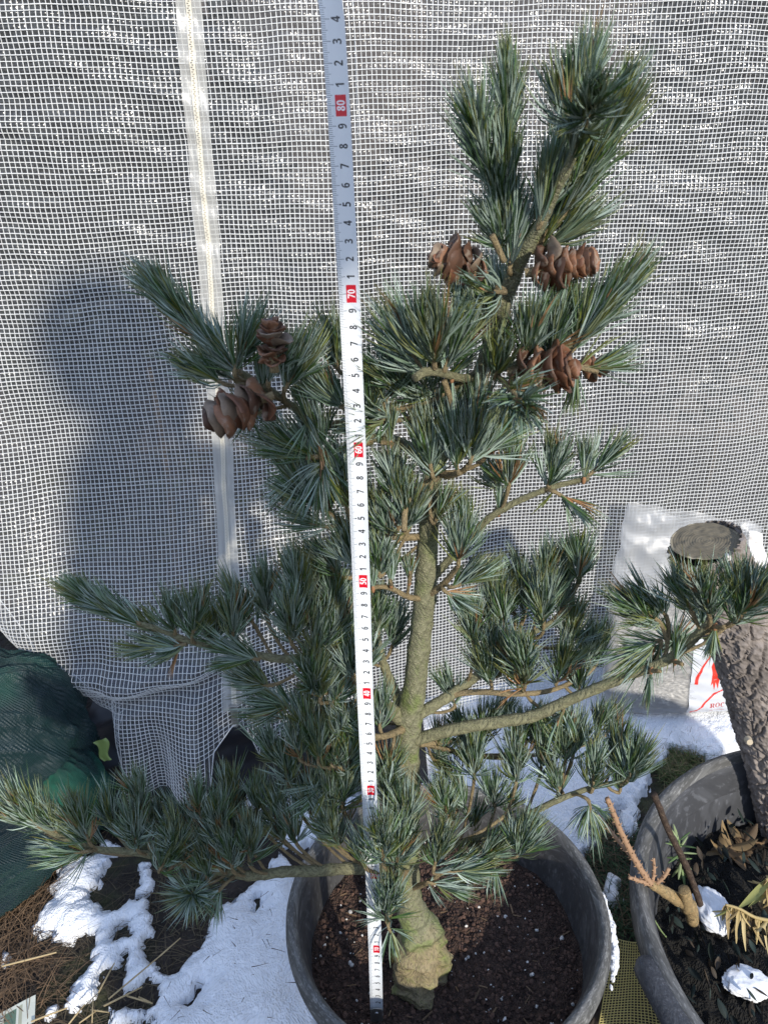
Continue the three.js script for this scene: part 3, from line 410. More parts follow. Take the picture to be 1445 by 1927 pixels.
// side limbs under the crown
branch([[915, 690, 0.507, 4], [960, 690, 0.49, 3.4], [1020, 675, 0.478, 2.8], [1085, 640, 0.472, 2.4], [1140, 590, 0.468, 2]], [[1085, 645, 1165, 550, 0.47, 0, 78, 40, FOX], [985, 690, 1000, 632, 0.475, -0.01, 44, 42], [1030, 680, 1045, 620, 0.475, 0, 50, 42], [1075, 660, 1095, 610, 0.475, 0, 38, 40], [950, 722, 990, 768, 0.46, -0.05, 46, 38, { lift: 0 }], [1085, 690, 1110, 712, 0.475, 0, 18, 42, DR], [1085, 690, 1125, 690, 0.485, 0, 14, 36], [930, 712, 940, 680, 0.482, -0.01, 22, 42, YEL]], { mat: M_branch });
branch([[905, 705, 0.508, 3.6], [870, 712, 0.49, 3.2], [830, 702, 0.472, 3], [800, 700, 0.46, 3.4], [780, 712, 0.452, 3]], [[818, 694, 812, 630, 0.462, -0.012, 62, 45], [835, 700, 858, 640, 0.47, 0, 40, 44], [800, 700, 765, 650, 0.47, 0, 36, 44], [850, 712, 845, 735, 0.48, 0, 8, 40, DR], [725, 765, 745, 715, 0.475, 0, 46, 42], [700, 790, 690, 735, 0.48, 0, 40, 42], [735, 782, 700, 800, 0.47, -0.01, 26, 40, { lift: 0.1 }], [652, 770, 622, 745, 0.5, 0, 44, 40], [640, 700, 628, 655, 0.52, 0, 28, 38, UPR]], { mat: M_branch });
// long upper limb with the pair of cones
branch([[818, 880, 0.524, 5.4], [775, 845, 0.522, 5], [735, 828, 0.52, 4.8], [690, 818, 0.518, 4.4], [640, 805, 0.515, 4.2], [590, 790, 0.512, 3.6], [550, 765, 0.508, 3], [510, 735, 0.505, 2.8], [450, 700, 0.502, 2.6]], [[455, 705, 300, 545, 0.5, 0.005, 120, 35, FOX], [442, 705, 466, 645, 0.49, 0, 36, 36, UPR], [505, 720, 522, 690, 0.485, 0, 32, 36], [535, 735, 562, 690, 0.488, 0, 40, 38], [430, 725, 380, 700, 0.5, 0, 36, 36, UPR], [575, 780, 610, 850, 0.49, 0, 30, 40, DR], [470, 780, 450, 800, 0.505, 0, 10, 38, { lift: 0 }], [735, 835, 745, 860, 0.5, 0, 24, 40], [600, 800, 585, 770, 0.515, 0, 22, 38]]);
branch([[700, 830, 0.518, 3], [655, 843, 0.51, 2.8], [606, 858, 0.5, 2.4], [575, 862, 0.496, 2]], [[600, 860, 548, 850, 0.495, 0, 48, 40], [606, 858, 596, 815, 0.497, 0, 24, 40, UPR], [608, 865, 602, 905, 0.49, -0.01, 40, 46, DR], [580, 868, 560, 900, 0.505, 0, 26, 40, { lift: 0 }]], { mat: M_twig });
branch([[806, 1010, 0.53, 3.4], [740, 1010, 0.52, 3], [690, 995, 0.512, 2.6], [655, 985, 0.505, 2.4], [615, 965, 0.5, 2]], [[610, 965, 575, 920, 0.5, 0, 56, 42], [655, 965, 640, 905, 0.505, 0, 40, 42], [625, 992, 590, 985, 0.5, 0, 16, 42, { lift: 0 }], [668, 1068, 652, 1030, 0.5, 0, 42, 40], [690, 1010, 705, 960, 0.515, 0, 26, 40]], { mat: M_twig });
// tufts round the upper trunk
branch([[811, 905, 0.52, 3.4], [790, 915, 0.505, 3], [765, 950, 0.49, 2.6], [760, 1000, 0.478, 2.4]], [[745, 945, 742, 905, 0.482, 0, 46, 42], [762, 1005, 765, 955, 0.472, -0.005, 56, 42], [735, 1010, 725, 980, 0.48, 0, 28, 40], [715, 1085, 714, 1050, 0.488, 0, 34, 36]], { mat: M_twig });
branch([[816, 885, 0.52, 3.2], [840, 895, 0.505, 2.8], [868, 888, 0.49, 2.6], [882, 875, 0.482, 2.2]], [[884, 872, 898, 815, 0.48, 0, 60, 44], [862, 890, 855, 850, 0.483, 0, 36, 42], [815, 900, 806, 850, 0.49, 0, 56, 42], [800, 830, 795, 790, 0.51, 0, 34, 40], [895, 860, 935, 835, 0.49, 0, 26, 40], [815, 985, 832, 955, 0.505, 0, 14, 30, YEL], [825, 800, 838, 770, 0.505, 0, 22, 40]], { mat: M_twig });
branch([[804, 1100, 0.531, 4.2], [830, 1070, 0.53, 3.8], [880, 1015, 0.525, 3.4], [920, 975, 0.52, 3.2], [960, 950, 0.517, 3], [1030, 920, 0.512, 2.6], [1085, 905, 0.51, 2.2], [1108, 902, 0.508, 1.8]], [[885, 1000, 872, 975, 0.515, 0, 22, 34, YEL], [957, 915, 958, 885, 0.512, 0, 30, 36], [1031, 918, 1038, 880, 0.51, 0, 36, 38, UPR], [1098, 903, 1112, 882, 0.507, 0, 36, 38], [1042, 925, 1070, 942, 0.505, 0, 20, 36, DR], [938, 965, 936, 942, 0.52, 0, 7, 30, YEL]]);
branch([[800, 1125, 0.53, 3.2], [835, 1098, 0.515, 2.8], [860, 1068, 0.5, 2.4]], [[862, 1062, 866, 1025, 0.495, 0, 46, 40], [850, 1105, 882, 1092, 0.505, 0, 26, 34], [835, 1110, 860, 1130, 0.51, 0, 14, 34]], { mat: M_twig });
branch([[798, 1128, 0.53, 3], [765, 1122, 0.515, 2.6], [730, 1105, 0.505, 2.2], [700, 1105, 0.5, 1.9]], [[736, 1100, 735, 1075, 0.5, 0, 28, 34], [770, 1095, 772, 1070, 0.51, 0, 24, 34], [702, 1108, 695, 1085, 0.498, 0, 20, 34]], { mat: M_twig });
// left limb at mid height
branch([[762, 1362, 0.53, 8], [735, 1335, 0.525, 7], [705, 1312, 0.518, 6.4], [670, 1290, 0.512, 5.8], [620, 1262, 0.508, 5.2], [580, 1240, 0.506, 4.6], [530, 1240, 0.507, 4], [480, 1232, 0.51, 3.6], [400, 1218, 0.513, 3.3], [350, 1204, 0.515, 3], [300, 1184, 0.517, 2.7], [255, 1172, 0.518, 2.4]], [[265, 1175, 150, 1122, 0.515, 0, 120, 36, { fox: 1, lift: 0.3 }], [362, 1205, 372, 1155, 0.51, 0, 56, 40], [352, 1212, 305, 1222, 0.512, 0, 30, 36, { lift: 0 }], [330, 1195, 325, 1165, 0.515, 0, 30, 36], [440, 1215, 440, 1165, 0.51, 0, 50, 40], [400, 1215, 410, 1180, 0.52, 0, 28, 38], [505, 1170, 500, 1120, 0.515, 0, 40, 38], [563, 1130, 556, 1085, 0.505, 0, 40, 36], [549, 1210, 545, 1155, 0.492, -0.005, 58, 42], [625, 1160, 628, 1115, 0.525, 0, 44, 38], [485, 1240, 455, 1235, 0.505, 0, 40, 38, { lift: 0.05 }], [590, 1305, 588, 1270, 0.47, -0.005, 56, 44], [625, 1330, 640, 1300, 0.475, 0, 20, 36], [505, 1290, 478, 1280, 0.52, 0, 46, 42, { lift: 0.1 }], [640, 1215, 642, 1175, 0.515, 0, 40, 40], [664, 1275, 660, 1240, 0.5, 0, 32, 38], [585, 1180, 590, 1140, 0.53, 0, 36, 38], [555, 1330, 520, 1325, 0.525, 0, 40, 42, { lift: 0.05 }], [590, 1240, 600, 1200, 0.49, 0, 30, 40]]);
branch([[765, 1350, 0.532, 6], [742, 1300, 0.545, 5.4], [722, 1250, 0.555, 4.6], [710, 1200, 0.56, 3.4]], [[712, 1195, 708, 1145, 0.55, 0, 52, 42], [735, 1225, 745, 1180, 0.56, 0, 34, 40], [690, 1240, 685, 1200, 0.55, 0, 28, 40], [672, 1180, 675, 1140, 0.56, 0, 34, 40]]);
branch([[758, 1372, 0.522, 4], [725, 1385, 0.5, 3.2], [695, 1385, 0.485, 2.6]], [[690, 1390, 668, 1365, 0.478, 0, 40, 40], [740, 1400, 735, 1425, 0.5, 0, 12, 40, DR], [700, 1395, 690, 1420, 0.475, 0, 22, 40, { lift: 0 }], [715, 1372, 716, 1340, 0.5, 0, 22, 38]], { mat: M_twig });
// right limbs of the main whorl
branch([[775, 1352, 0.528, 6.4], [820, 1325, 0.53, 6], [862, 1298, 0.535, 5.4], [905, 1265, 0.54, 4.4], [945, 1228, 0.545, 3.6], [985, 1200, 0.55, 3.1], [1030, 1175, 0.555, 2.6], [1075, 1140, 0.56, 2.1]], [[892, 1225, 886, 1175, 0.53, 0, 56, 42], [925, 1160, 930, 1112, 0.56, 0, 46, 40, UPR], [1018, 1195, 1024, 1130, 0.54, -0.005, 66, 43], [985, 1150, 985, 1110, 0.56, 0, 40, 40], [1012, 1125, 1022, 1082, 0.565, 0, 50, 40], [1086, 1100, 1092, 1052, 0.555, 0, 46, 38, UPR], [940, 1270, 935, 1230, 0.53, 0, 34, 42], [1065, 1215, 1075, 1175, 0.56, 0, 36, 40], [855, 1330, 845, 1300, 0.545, 0, 20, 38], [950, 1190, 945, 1150, 0.55, 0, 36, 40], [1050, 1150, 1060, 1110, 0.56, 0, 34, 40]]);
branch([[850, 1306, 0.533, 3.4], [905, 1302, 0.525, 3], [970, 1306, 0.515, 2.7], [1040, 1298, 0.535, 2.4], [1105, 1268, 0.56, 2]], [[985, 1298, 982, 1240, 0.508, -0.01, 70, 44], [925, 1295, 915, 1255, 0.525, 0, 40, 42], [1108, 1258, 1108, 1212, 0.57, 0, 46, 40], [1045, 1290, 1058, 1250, 0.54, 0, 40, 40], [1090, 1310, 1085, 1280, 0.55, 0, 26, 38], [1000, 1320, 1020, 1335, 0.52, 0, 16, 38, { droop: 0.4, lift: 0 }]], { mat: M_twig });
branch([[780, 1392, 0.526, 6.8], [830, 1378, 0.52, 6.4], [880, 1367, 0.515, 6.2], [940, 1358, 0.51, 6], [1000, 1348, 0.505, 5.8], [1060, 1322, 0.5, 5.4], [1130, 1292, 0.493, 5], [1200, 1264, 0.485, 4.7], [1258, 1240, 0.478, 4.4], [1300, 1205, 0.468, 4.2], [1335, 1172, 0.458, 3.6]], [[1240, 1170, 1200, 1150, 0.49, 0, 58, 43, { lift: 0.05 }], [1242, 1205, 1212, 1225, 0.49, 0, 40, 40, { lift: 0 }], [1225, 1262, 1226, 1285, 0.476, 0, 10, 40, DR], [1335, 1172, 1322, 1115, 0.45, -0.015, 62, 38], [1375, 1175, 1430, 1118, 0.448, -0.01, 70, 38], [1345, 1180, 1372, 1188, 0.452, 0, 26, 36, DR], [1300, 1150, 1285, 1120, 0.46, 0, 30, 38, UPR], [1270, 1245, 1300, 1240, 0.47, 0, 12, 36], [1400, 1150, 1400, 1110, 0.455, 0, 36, 38], [1060, 1330, 1050, 1360, 0.5, 0, 12, 38, DR]]);
branch([[790, 1400, 0.528, 3.4], [840, 1395, 0.54, 3], [900, 1390, 0.555, 2.6]], [[880, 1400, 870, 1375, 0.55, 0, 32, 40], [820, 1430, 830, 1405, 0.54, 0, 26, 40], [905, 1390, 920, 1360, 0.555, 0, 28, 38], [1000, 1410, 1010, 1375, 0.57, 0, 30, 38], [1120, 1390, 1130, 1355, 0.575, 0, 26, 38]], { mat: M_twig });
// lower right limbs
branch([[778, 1600, 0.52, 4.6], [850, 1590, 0.51, 4.2], [920, 1570, 0.505, 4], [990, 1535, 0.502, 3.6], [1050, 1505, 0.5, 3.2], [1120, 1480, 0.5, 2.6], [1175, 1470, 0.498, 2.2]], [[1178, 1472, 1195, 1430, 0.49, 0, 60, 42], [1112, 1490, 1118, 1435, 0.495, 0, 52, 42], [1062, 1440, 1062, 1390, 0.52, 0, 50, 42], [1105, 1505, 1112, 1530, 0.485, 0, 34, 42, DR], [970, 1475, 970, 1425, 0.525, 0, 50, 42], [1015, 1460, 1020, 1420, 0.53, 0, 32, 40], [892, 1465, 890, 1425, 0.525, 0, 48, 42], [845, 1545, 832, 1505, 0.5, 0, 54, 42], [970, 1612, 985, 1578, 0.475, 0, 50, 42], [905, 1615, 925, 1600, 0.48, 0, 34, 40, { lift: 0.05, yellow: 0.4 }], [930, 1620, 925, 1645, 0.48, 0, 12, 38, DR], [1060, 1500, 1045, 1470, 0.51, 0, 26, 40], [930, 1520, 925, 1490, 0.52, 0, 30, 40], [1150, 1440, 1160, 1400, 0.51, 0, 28, 40]]);
branch([[778, 1670, 0.515, 3.4], [805, 1660, 0.49, 2.8], [840, 1635, 0.478, 2.2]], [[815, 1640, 828, 1595, 0.475, 0, 54, 42], [845, 1640, 878, 1636, 0.47, 0, 30, 40, { lift: 0.08 }], [805, 1660, 842, 1668, 0.48, 0, 18, 38, { lift: 0.05 }]], { mat: M_twig });
// tufts in front of the trunk
branch([[765, 1640, 0.512, 3.6], [745, 1645, 0.485, 3], [728, 1635, 0.465, 2.6]], [[722, 1628, 720, 1580, 0.452, -0.01, 62, 44], [745, 1630, 752, 1590, 0.462, 0, 34, 42], [728, 1735, 732, 1690, 0.458, -0.005, 60, 44], [730, 1738, 738, 1760, 0.46, 0, 10, 46, DR], [690, 1635, 680, 1600, 0.47, 0, 22, 40], [765, 1570, 762, 1525, 0.485, 0, 50, 42], [720, 1490, 732, 1450, 0.5, 0, 44, 40], [740, 1540, 735, 1500, 0.5, 0, 30, 40]], { mat: M_twig });
// long low limb
branch([[764, 1640, 0.515, 6.6], [720, 1636, 0.507, 6.4], [660, 1634, 0.5, 6.2], [600, 1638, 0.495, 6], [530, 1641, 0.492, 5.6], [480, 1648, 0.49, 5], [430, 1642, 0.49, 4.4], [370, 1632, 0.49, 4], [300, 1612, 0.49, 3.6], [230, 1601, 0.49, 3.4], [170, 1596, 0.488, 3], [110, 1572, 0.485, 2.8], [70, 1552, 0.482, 2.4]], [[78, 1556, 25, 1520, 0.48, 0, 66, 42, { lift: 0.35 }], [172, 1590, 150, 1545, 0.485, 0, 54, 42], [110, 1572, 90, 1545, 0.485, 0, 30, 40], [262, 1602, 252, 1550, 0.485, 0, 56, 42], [268, 1530, 262, 1495, 0.5, 0, 34, 38], [345, 1625, 330, 1575, 0.485, 0, 50, 42], [412, 1585, 410, 1535, 0.49, 0, 56, 42], [440, 1530, 432, 1480, 0.52, 0, 46, 40], [485, 1545, 485, 1500, 0.515, 0, 46, 40], [472, 1630, 470, 1580, 0.482, 0, 50, 42], [440, 1640, 430, 1600, 0.48, 0, 36, 42], [362, 1682, 350, 1690, 0.475, 0, 46, 42, { lift: 0 }], [165, 1602, 130, 1605, 0.48, 0, 24, 40, { lift: 0 }], [300, 1640, 318, 1610, 0.48, 0, 34, 42], [395, 1660, 385, 1630, 0.478, 0, 26, 42], [645, 1600, 615, 1550, 0.49, 0, 58, 42], [585, 1535, 590, 1490, 0.505, 0, 50, 42], [645, 1520, 650, 1480, 0.5, 0, 40, 42], [520, 1560, 520, 1520, 0.51, 0, 40, 40], [560, 1590, 550, 1560, 0.5, 0, 30, 40], [380, 1545, 375, 1510, 0.5, 0, 30, 40], [215, 1560, 205, 1525, 0.495, 0, 30, 40], [420, 1668, 400, 1690, 0.475, 0, 18, 40, DR]]);
branch([[760, 1440, 0.522, 4], [720, 1445, 0.51, 3.4], [670, 1450, 0.5, 3], [620, 1440, 0.495, 2.4]], [[602, 1440, 600, 1395, 0.49, 0, 54, 42], [655, 1455, 660, 1410, 0.488, 0, 46, 42], [565, 1430, 560, 1395, 0.505, 0, 34, 40], [640, 1390, 640, 1360, 0.5, 0, 26, 40], [620, 1470, 600, 1490, 0.49, 0, 20, 40, { lift: 0 }], [545, 1480, 540, 1435, 0.51, 0, 44, 40], [690, 1490, 690, 1450, 0.51, 0, 36, 40], [625, 1530, 622, 1490, 0.5, 0, 40, 42], [580, 1385, 575, 1350, 0.51, 0, 34, 40], [525, 1440, 510, 1410, 0.52, 0, 30, 38]], { mat: M_twig });
console.log('needles', needleCount);

// cones
const scaleGeos = [0, 1, 2, 3].map(k => { // a broad, thin, spoon-shaped woody scale along +y
  const g = new THREE.SphereGeometry(1, 12, 9), q = g.attributes.position;
  for (let i = 0; i < q.count; i++) { const x = q.getX(i), y = (q.getY(i) + 1) / 2, z = q.getZ(i), w = 0.2 + 0.8 * Math.pow(Math.sin(Math.PI * Math.min(1, y * 0.66 + 0.06)), 1.1); const e = 1 + 0.16 * noise(x * 2.2 + k * 5, y * 3, k); q.setXYZ(i, x * w * 0.56 * e, y * (1 + 0.1 * noise(x * 3 + k * 3, k, 2)), z * 0.085 * (0.6 + 0.8 * y) + [0.1, -0.12, 0.22, -0.02][k] * y * y - 0.42 * x * x * w + 0.05 * noise(x * 3, y * 4, k * 3) * y); }
  g.computeVertexNormals(); return g;
});
const scaleMats = [[0.21, 0.085, 0.04], [0.12, 0.055, 0.03], [0.28, 0.13, 0.065], [0.27, 0.2, 0.14]].map((c, i) => { const t = dataTex(64, 64, (x, y) => { const n = 0.75 + 0.6 * tfbm(x, y, 5, i), s = sstep(0.1, 0.3, tfbm(x, y, 7, i + 4)); return [lerp(c[0], 0.42, s * 0.5) * n, lerp(c[1], 0.36, s * 0.5) * n, lerp(c[2], 0.29, s * 0.5) * n].map(v => Math.pow(v, 1 / 2.2)); }, true); return phys({ map: t, roughness: 0.6 }); });
function pineCone(u, v, D, tu, tv, dD, L, W, label, n = 23) {
  W *= 1.05; L *= 0.95;
  const g = new THREE.Group(); g.name = 'pine_cone'; if (label) g.userData.label = label; pine.add(g);
  const a = at(u, v, D), b = at(tu, tv, D + dD); g.position.copy(a); g.quaternion.setFromUnitVectors(UPV, b.sub(a).normalize());
  mesh('core', limb([{ p: V(0, -0.004, 0), r: 0.003 }, { p: V(0, L * 0.5, 0), r: W * 0.16 }, { p: V(0, L * 0.9, 0), r: 0.002 }], { seg: 4 }), M_twig, g);
  for (let i = 0; i < n; i++) {
    const t = i / (n - 1), m = mesh('scale', scaleGeos[Math.floor(rnd() * 4) % 4], scaleMats[Math.floor(rnd() * 3.5) % 4], g), a2 = i * 2.39996, s = W * (0.5 + 0.5 * Math.sin(Math.PI * (0.15 + 0.75 * t))) * rr(0.75, 1.15), open = lerp(1.55, 0.4, Math.pow(t, 0.85)) + rr(-0.25, 0.25);
    m.position.set(0, L * 0.8 * t, 0); m.rotation.order = 'YXZ'; m.rotation.y = a2; m.rotation.x = open; m.scale.set(s * 1.15, s, s);
  }
  return g;
}
pineCone(905, 512, 0.485, 838, 488, 0, 0.030, 0.0165, 'dark open cone behind the loose needles of the crown');
pineCone(1000, 512, 0.475, 1090, 495, -0.005, 0.036, 0.0165);
pineCone(968, 700, 0.465, 1055, 695, -0.01, 0.040, 0.0185);
pineCone(1085, 690, 0.49, 1120, 690, 0, 0.017, 0.011, 'broken half of a cone', 16);
pineCone(505, 748, 0.478, 425, 780, -0.005, 0.040, 0.019);
pineCone(516, 688, 0.465, 511, 618, 0, 0.029, 0.0125, 'slim upright cone', 22);
pineCone(1048, 1252, 0.55, 1085, 1244, 0, 0.02, 0.012, 'small pale brown cone', 18);
{ // cut stubs
  for (const [u, v, u1, v1, D] of [[948, 492, 925, 442, 0.47], [852, 765, 835, 715, 0.48]]) mesh('cut_stub', limb([{ p: at(u, v, D), r: 0.0019 }, { p: at(u1, v1, D - 0.005), r: 0.0019 }], { radial: 8 }), M_twig, pine);
}

// ---------- measuring tape ----------
{
  const t = thing('measuring_tape', 'white steel tape measure standing upright beside the pine trunk', 'measuring tape');
  const W = 2048, R = 88, S = 4, c = document.createElement('canvas'); c.width = W; c.height = R * S; const x = c.getContext('2d'); x.fillStyle = '#e9edf0'; x.fillRect(0, 0, W, R * S);
  const cmPer = 24, px = W / cmPer, mm = px / 10; // each row of the sheet shows 24 cm; across = 12.5 mm
  for (let r = 0; r < S; r++) {
    const y0 = r * R, yy = f => y0 + f * R;
    x.fillStyle = '#5a626c'; for (let k = 0; k <= 240; k++) { const L = k % 10 === 0 ? 0.34 : k % 5 === 0 ? 0.25 : 0.17; x.fillRect(k * mm - 1, yy(0.02), k % 10 === 0 ? 2.4 : 1.8, R * L); }
    x.fillStyle = '#8b939c'; for (let k = 0; k <= 240; k += 5) x.fillRect(k * mm - 1, yy(0.95), 1.8, R * 0.05);
    x.textAlign = 'center'; x.textBaseline = 'middle';
    for (let k = -1; k <= cmPer + 1; k++) { const n = r * cmPer + k; if (n < 1) continue;
      if (n % 10 === 0) { x.fillStyle = '#d8152c'; x.fillRect(k * px - 0.52 * px, yy(0.37), 1.04 * px, R * 0.46); x.fillStyle = '#fff'; x.font = 'bold 42px sans-serif'; x.fillText(String(n), k * px, yy(0.61)); }
      else { x.fillStyle = '#16181f'; x.font = 'bold 44px sans-serif'; x.fillText(String(n % 10), k * px, yy(0.62)); if (n % 5 === 0) x.fillRect(k * px - 3, yy(0.3), 6, 6); } }
  }
  const tex = new THREE.CanvasTexture(c); tex.colorSpace = THREE.SRGBColorSpace; tex.magFilter = THREE.LinearFilter; tex.anisotropy = 8;
  const path = [[0, 709], [0.1, 706], [0.2, 701], [0.3, 695], [0.4, 687], [0.5, 680], [0.6, 671], [0.7, 657], [0.8, 637], [0.84, 626]].map(([h, u]) => { // where each mark stands
    let lo = 0, hi = 2000; for (let i = 0; i < 40; i++) { const m = (lo + hi) / 2; at(u, m, 0.4716).y > 0.2 + h ? lo = m : hi = m; } return [h, at(u, lo, 0.4716).x]; });
  path.push([0.96, path[9][1] - 0.014]);
  const X = h => interp(path, h), pos = [], uv = [], idx = [], n = 96, m = 10, wd = 0.0062, th = 0.00025;
  for (const f of [1, -1]) for (let s = 0; s < S; s++) for (let i = 0; i <= n / S; i++) for (let k = 0; k <= m; k++) {
    const h = (s + i / (n / S)) * cmPer / 100, q = k / m * 2 - 1; pos.push(X(h) + q * wd, 0.2 + h, -0.4716 - 0.0016 * (1 - q * q) + (f > 0 ? th : 0)); // dished blade
    uv.push(i / (n / S), f > 0 ? 1 - (s + 0.02 + 0.96 * k / m) / S : 1 - (s + 0.9) / S);
  }
  const cols = m + 1, rows = n / S + 1;
  for (let f = 0; f < 2; f++) for (let s = 0; s < S; s++) for (let i = 0; i < rows - 1; i++) for (let k = 0; k < m; k++) { const a = ((f * S + s) * rows + i) * cols + k, b = a + cols; f ? idx.push(a, b, a + 1, b, b + 1, a + 1) : idx.push(a, a + 1, b, b, a + 1, b + 1); }
  const g = new THREE.BufferGeometry(); g.setAttribute('position', new THREE.Float32BufferAttribute(pos, 3)); g.setAttribute('uv', new THREE.Float32BufferAttribute(uv, 2)); g.setIndex(idx); g.computeVertexNormals();
  mesh('blade', g, phys({ map: tex, roughness: 0.35, clearcoat: 0.4, clearcoatRoughness: 0.25 }), t);
  const metal = std({ color: lin(0.5, 0.5, 0.48), metalness: 0.9, roughness: 0.35 }), hk = new THREE.Group(); hk.name = 'end_hook'; hk.position.set(X(0.004), 0.203, -0.4695); t.add(hk);
  const sh = new THREE.Shape(); sh.moveTo(-0.006, -0.006); sh.lineTo(0.006, -0.006); sh.lineTo(0.005, 0.012); sh.quadraticCurveTo(0, 0.016, -0.005, 0.012); sh.closePath();
  mesh('hook_plate', new THREE.ExtrudeGeometry(sh, { depth: 0.0008, bevelEnabled: true, bevelSize: 0.0003, bevelThickness: 0.0003, bevelSegments: 1 }), metal, hk);
  const rv = new THREE.CylinderGeometry(0.0018, 0.0021, 0.0012, 14); rv.rotateX(Math.PI / 2); const r1 = mesh('rivet', rv, metal, hk); r1.position.set(0, 0.007, 0.0014);
}
// ---------- sawn trunk in the larger pot ----------
{
  const t = thing('sawn_trunk', 'leaning rough-barked tree trunk with sawn flat top', 'tree trunk');
  const line = pts([[1516, 1610, 0.715, 47], [1490, 1500, 0.735, 44], [1457, 1380, 0.745, 41], [1420, 1260, 0.75, 38.5], [1371, 1130, 0.752, 37], [1340, 1060, 0.752, 36], [1325, 1022, 0.752, 36.5]]);
  const g = limb(line, { seg: 60, radial: 280, bump: 0.02, cap: false, freq: 20 }), q = g.attributes.position, nn = g.attributes.normal, uvA = g.attributes.uv, col = new Float32Array(q.count * 3);
  for (let i = 0; i < q.count; i++) { // plated bark: raised plates parted by deep cracks that run along the trunk
    const x = q.getX(i), y = q.getY(i), z = q.getZ(i), w = 0.25 * fbm(x * 40, y * 40, z * 40, 3), s = 78, sy = 15;
    let d1 = 9, d2 = 9; const X = x * s + w * 6, Y = y * sy + w * 3 + x * 14, Z = z * s + w * 6, ix = Math.floor(X), iy = Math.floor(Y), iz = Math.floor(Z);
    for (let a = -1; a <= 1; a++) for (let b = -1; b <= 1; b++) for (let c = -1; c <= 1; c++) { const h = k => { const v = Math.sin((ix + a) * 127.1 + (iy + b) * 311.7 + (iz + c) * 74.7 + k) * 43758.5; return v - Math.floor(v); }; const dx = ix + a + h(1) - X, dy = iy + b + h(2) - Y, dz = iz + c + h(3) - Z, d = Math.sqrt(dx * dx + dy * dy + dz * dz); if (d < d1) { d2 = d1; d1 = d; } else if (d < d2) d2 = d; }
    const e = sstep(0.0, 0.14, d2 - d1), rough = fbm(x * 160, y * 160, z * 160, 3), hgt = 0.0042 * e + 0.004 * rough * e + 0.0012 * noise(x * 420, y * 420, z * 420) + 0.0018 * noise(X * 0.5, Y * 0.5, Z * 0.5);
    q.setXYZ(i, x + nn.getX(i) * hgt, y + nn.getY(i) * hgt, z + nn.getZ(i) * hgt);
    const v = 1 + 0.7 * rough + 0.5 * noise(X * 0.8, Y * 0.8, Z * 0.8 + 5); col[3 * i] = 0.22 * v; col[3 * i + 1] = 0.19 * v; col[3 * i + 2] = 0.17 * v;
  }
  g.setAttribute('color', new THREE.BufferAttribute(col, 3)); g.computeVertexNormals();
  mesh('bark', g, std({ vertexColors: true, roughness: 0.95 }), t);
  // sawn face with growth rings
  const top = line[6].p, ax = top.clone().sub(line[5].p).normalize(), R = 0.0365, pos = [], idx = [], cc = [], nR = 60, nA = 96;
  const tilt = ax.clone().lerp(V(-0.05, 1, 0.12).normalize(), 0.6).normalize(), Q = new THREE.Quaternion().setFromUnitVectors(UPV, tilt);
  for (let i = 0; i <= nR; i++) for (let j = 0; j <= nA; j++) { const a = 2 * Math.PI * j / nA, r = R * i / nR * (1 + 0.05 * noise(Math.cos(a) * 2, Math.sin(a) * 2)), x = r * Math.cos(a), z = r * Math.sin(a), rg = Math.sin(i * 1.35 + 2 * noise(x * 60, z * 60)), cr = sstep(0.25, 0.4, Math.abs(noise(a * 2.2, 7))) , p = V(x, 0.0035 + 0.0002 * rg + 0.0012 * noise(x * 150, z * 150), z).applyQuaternion(Q).add(top); pos.push(p.x, p.y, p.z); const v = 0.9 + 0.05 * rg + 0.5 * fbm(x * 70, z * 70), pale = i > nR - 4 && noise(a * 3, 2) > 0.12 ? 2.4 : 1; cc.push(0.17 * v * pale, 0.145 * v * pale, 0.105 * v * pale * 0.95); }
  for (let i = 0; i < nR; i++) for (let j = 0; j < nA; j++) { const a = i * (nA + 1) + j, b = a + nA + 1; idx.push(a, a + 1, b, b, a + 1, b + 1); }
  const cg = new THREE.BufferGeometry(); cg.setAttribute('position', new THREE.Float32BufferAttribute(pos, 3)); cg.setAttribute('color', new THREE.Float32BufferAttribute(cc, 3)); cg.setIndex(idx); cg.computeVertexNormals();
  mesh('sawn_face', cg, std({ vertexColors: true, roughness: 0.9, side: THREE.DoubleSide }), t);
  for (const [u, v, D, r, c] of [[1408, 1394, 0.69, 0.0035, [0.5, 0.42, 0.3]], [1368, 1049, 0.716, 0.003, [0.6, 0.57, 0.53]]]) { const k = new THREE.CylinderGeometry(r, r * 1.3, 0.008, 12); const o = mesh('knot', k, std({ color: lin(...c), roughness: 0.8 }), t); o.position.copy(at(u, v, D)); o.quaternion.setFromUnitVectors(UPV, V(-0.15, 0.3, 1).normalize()); }
}
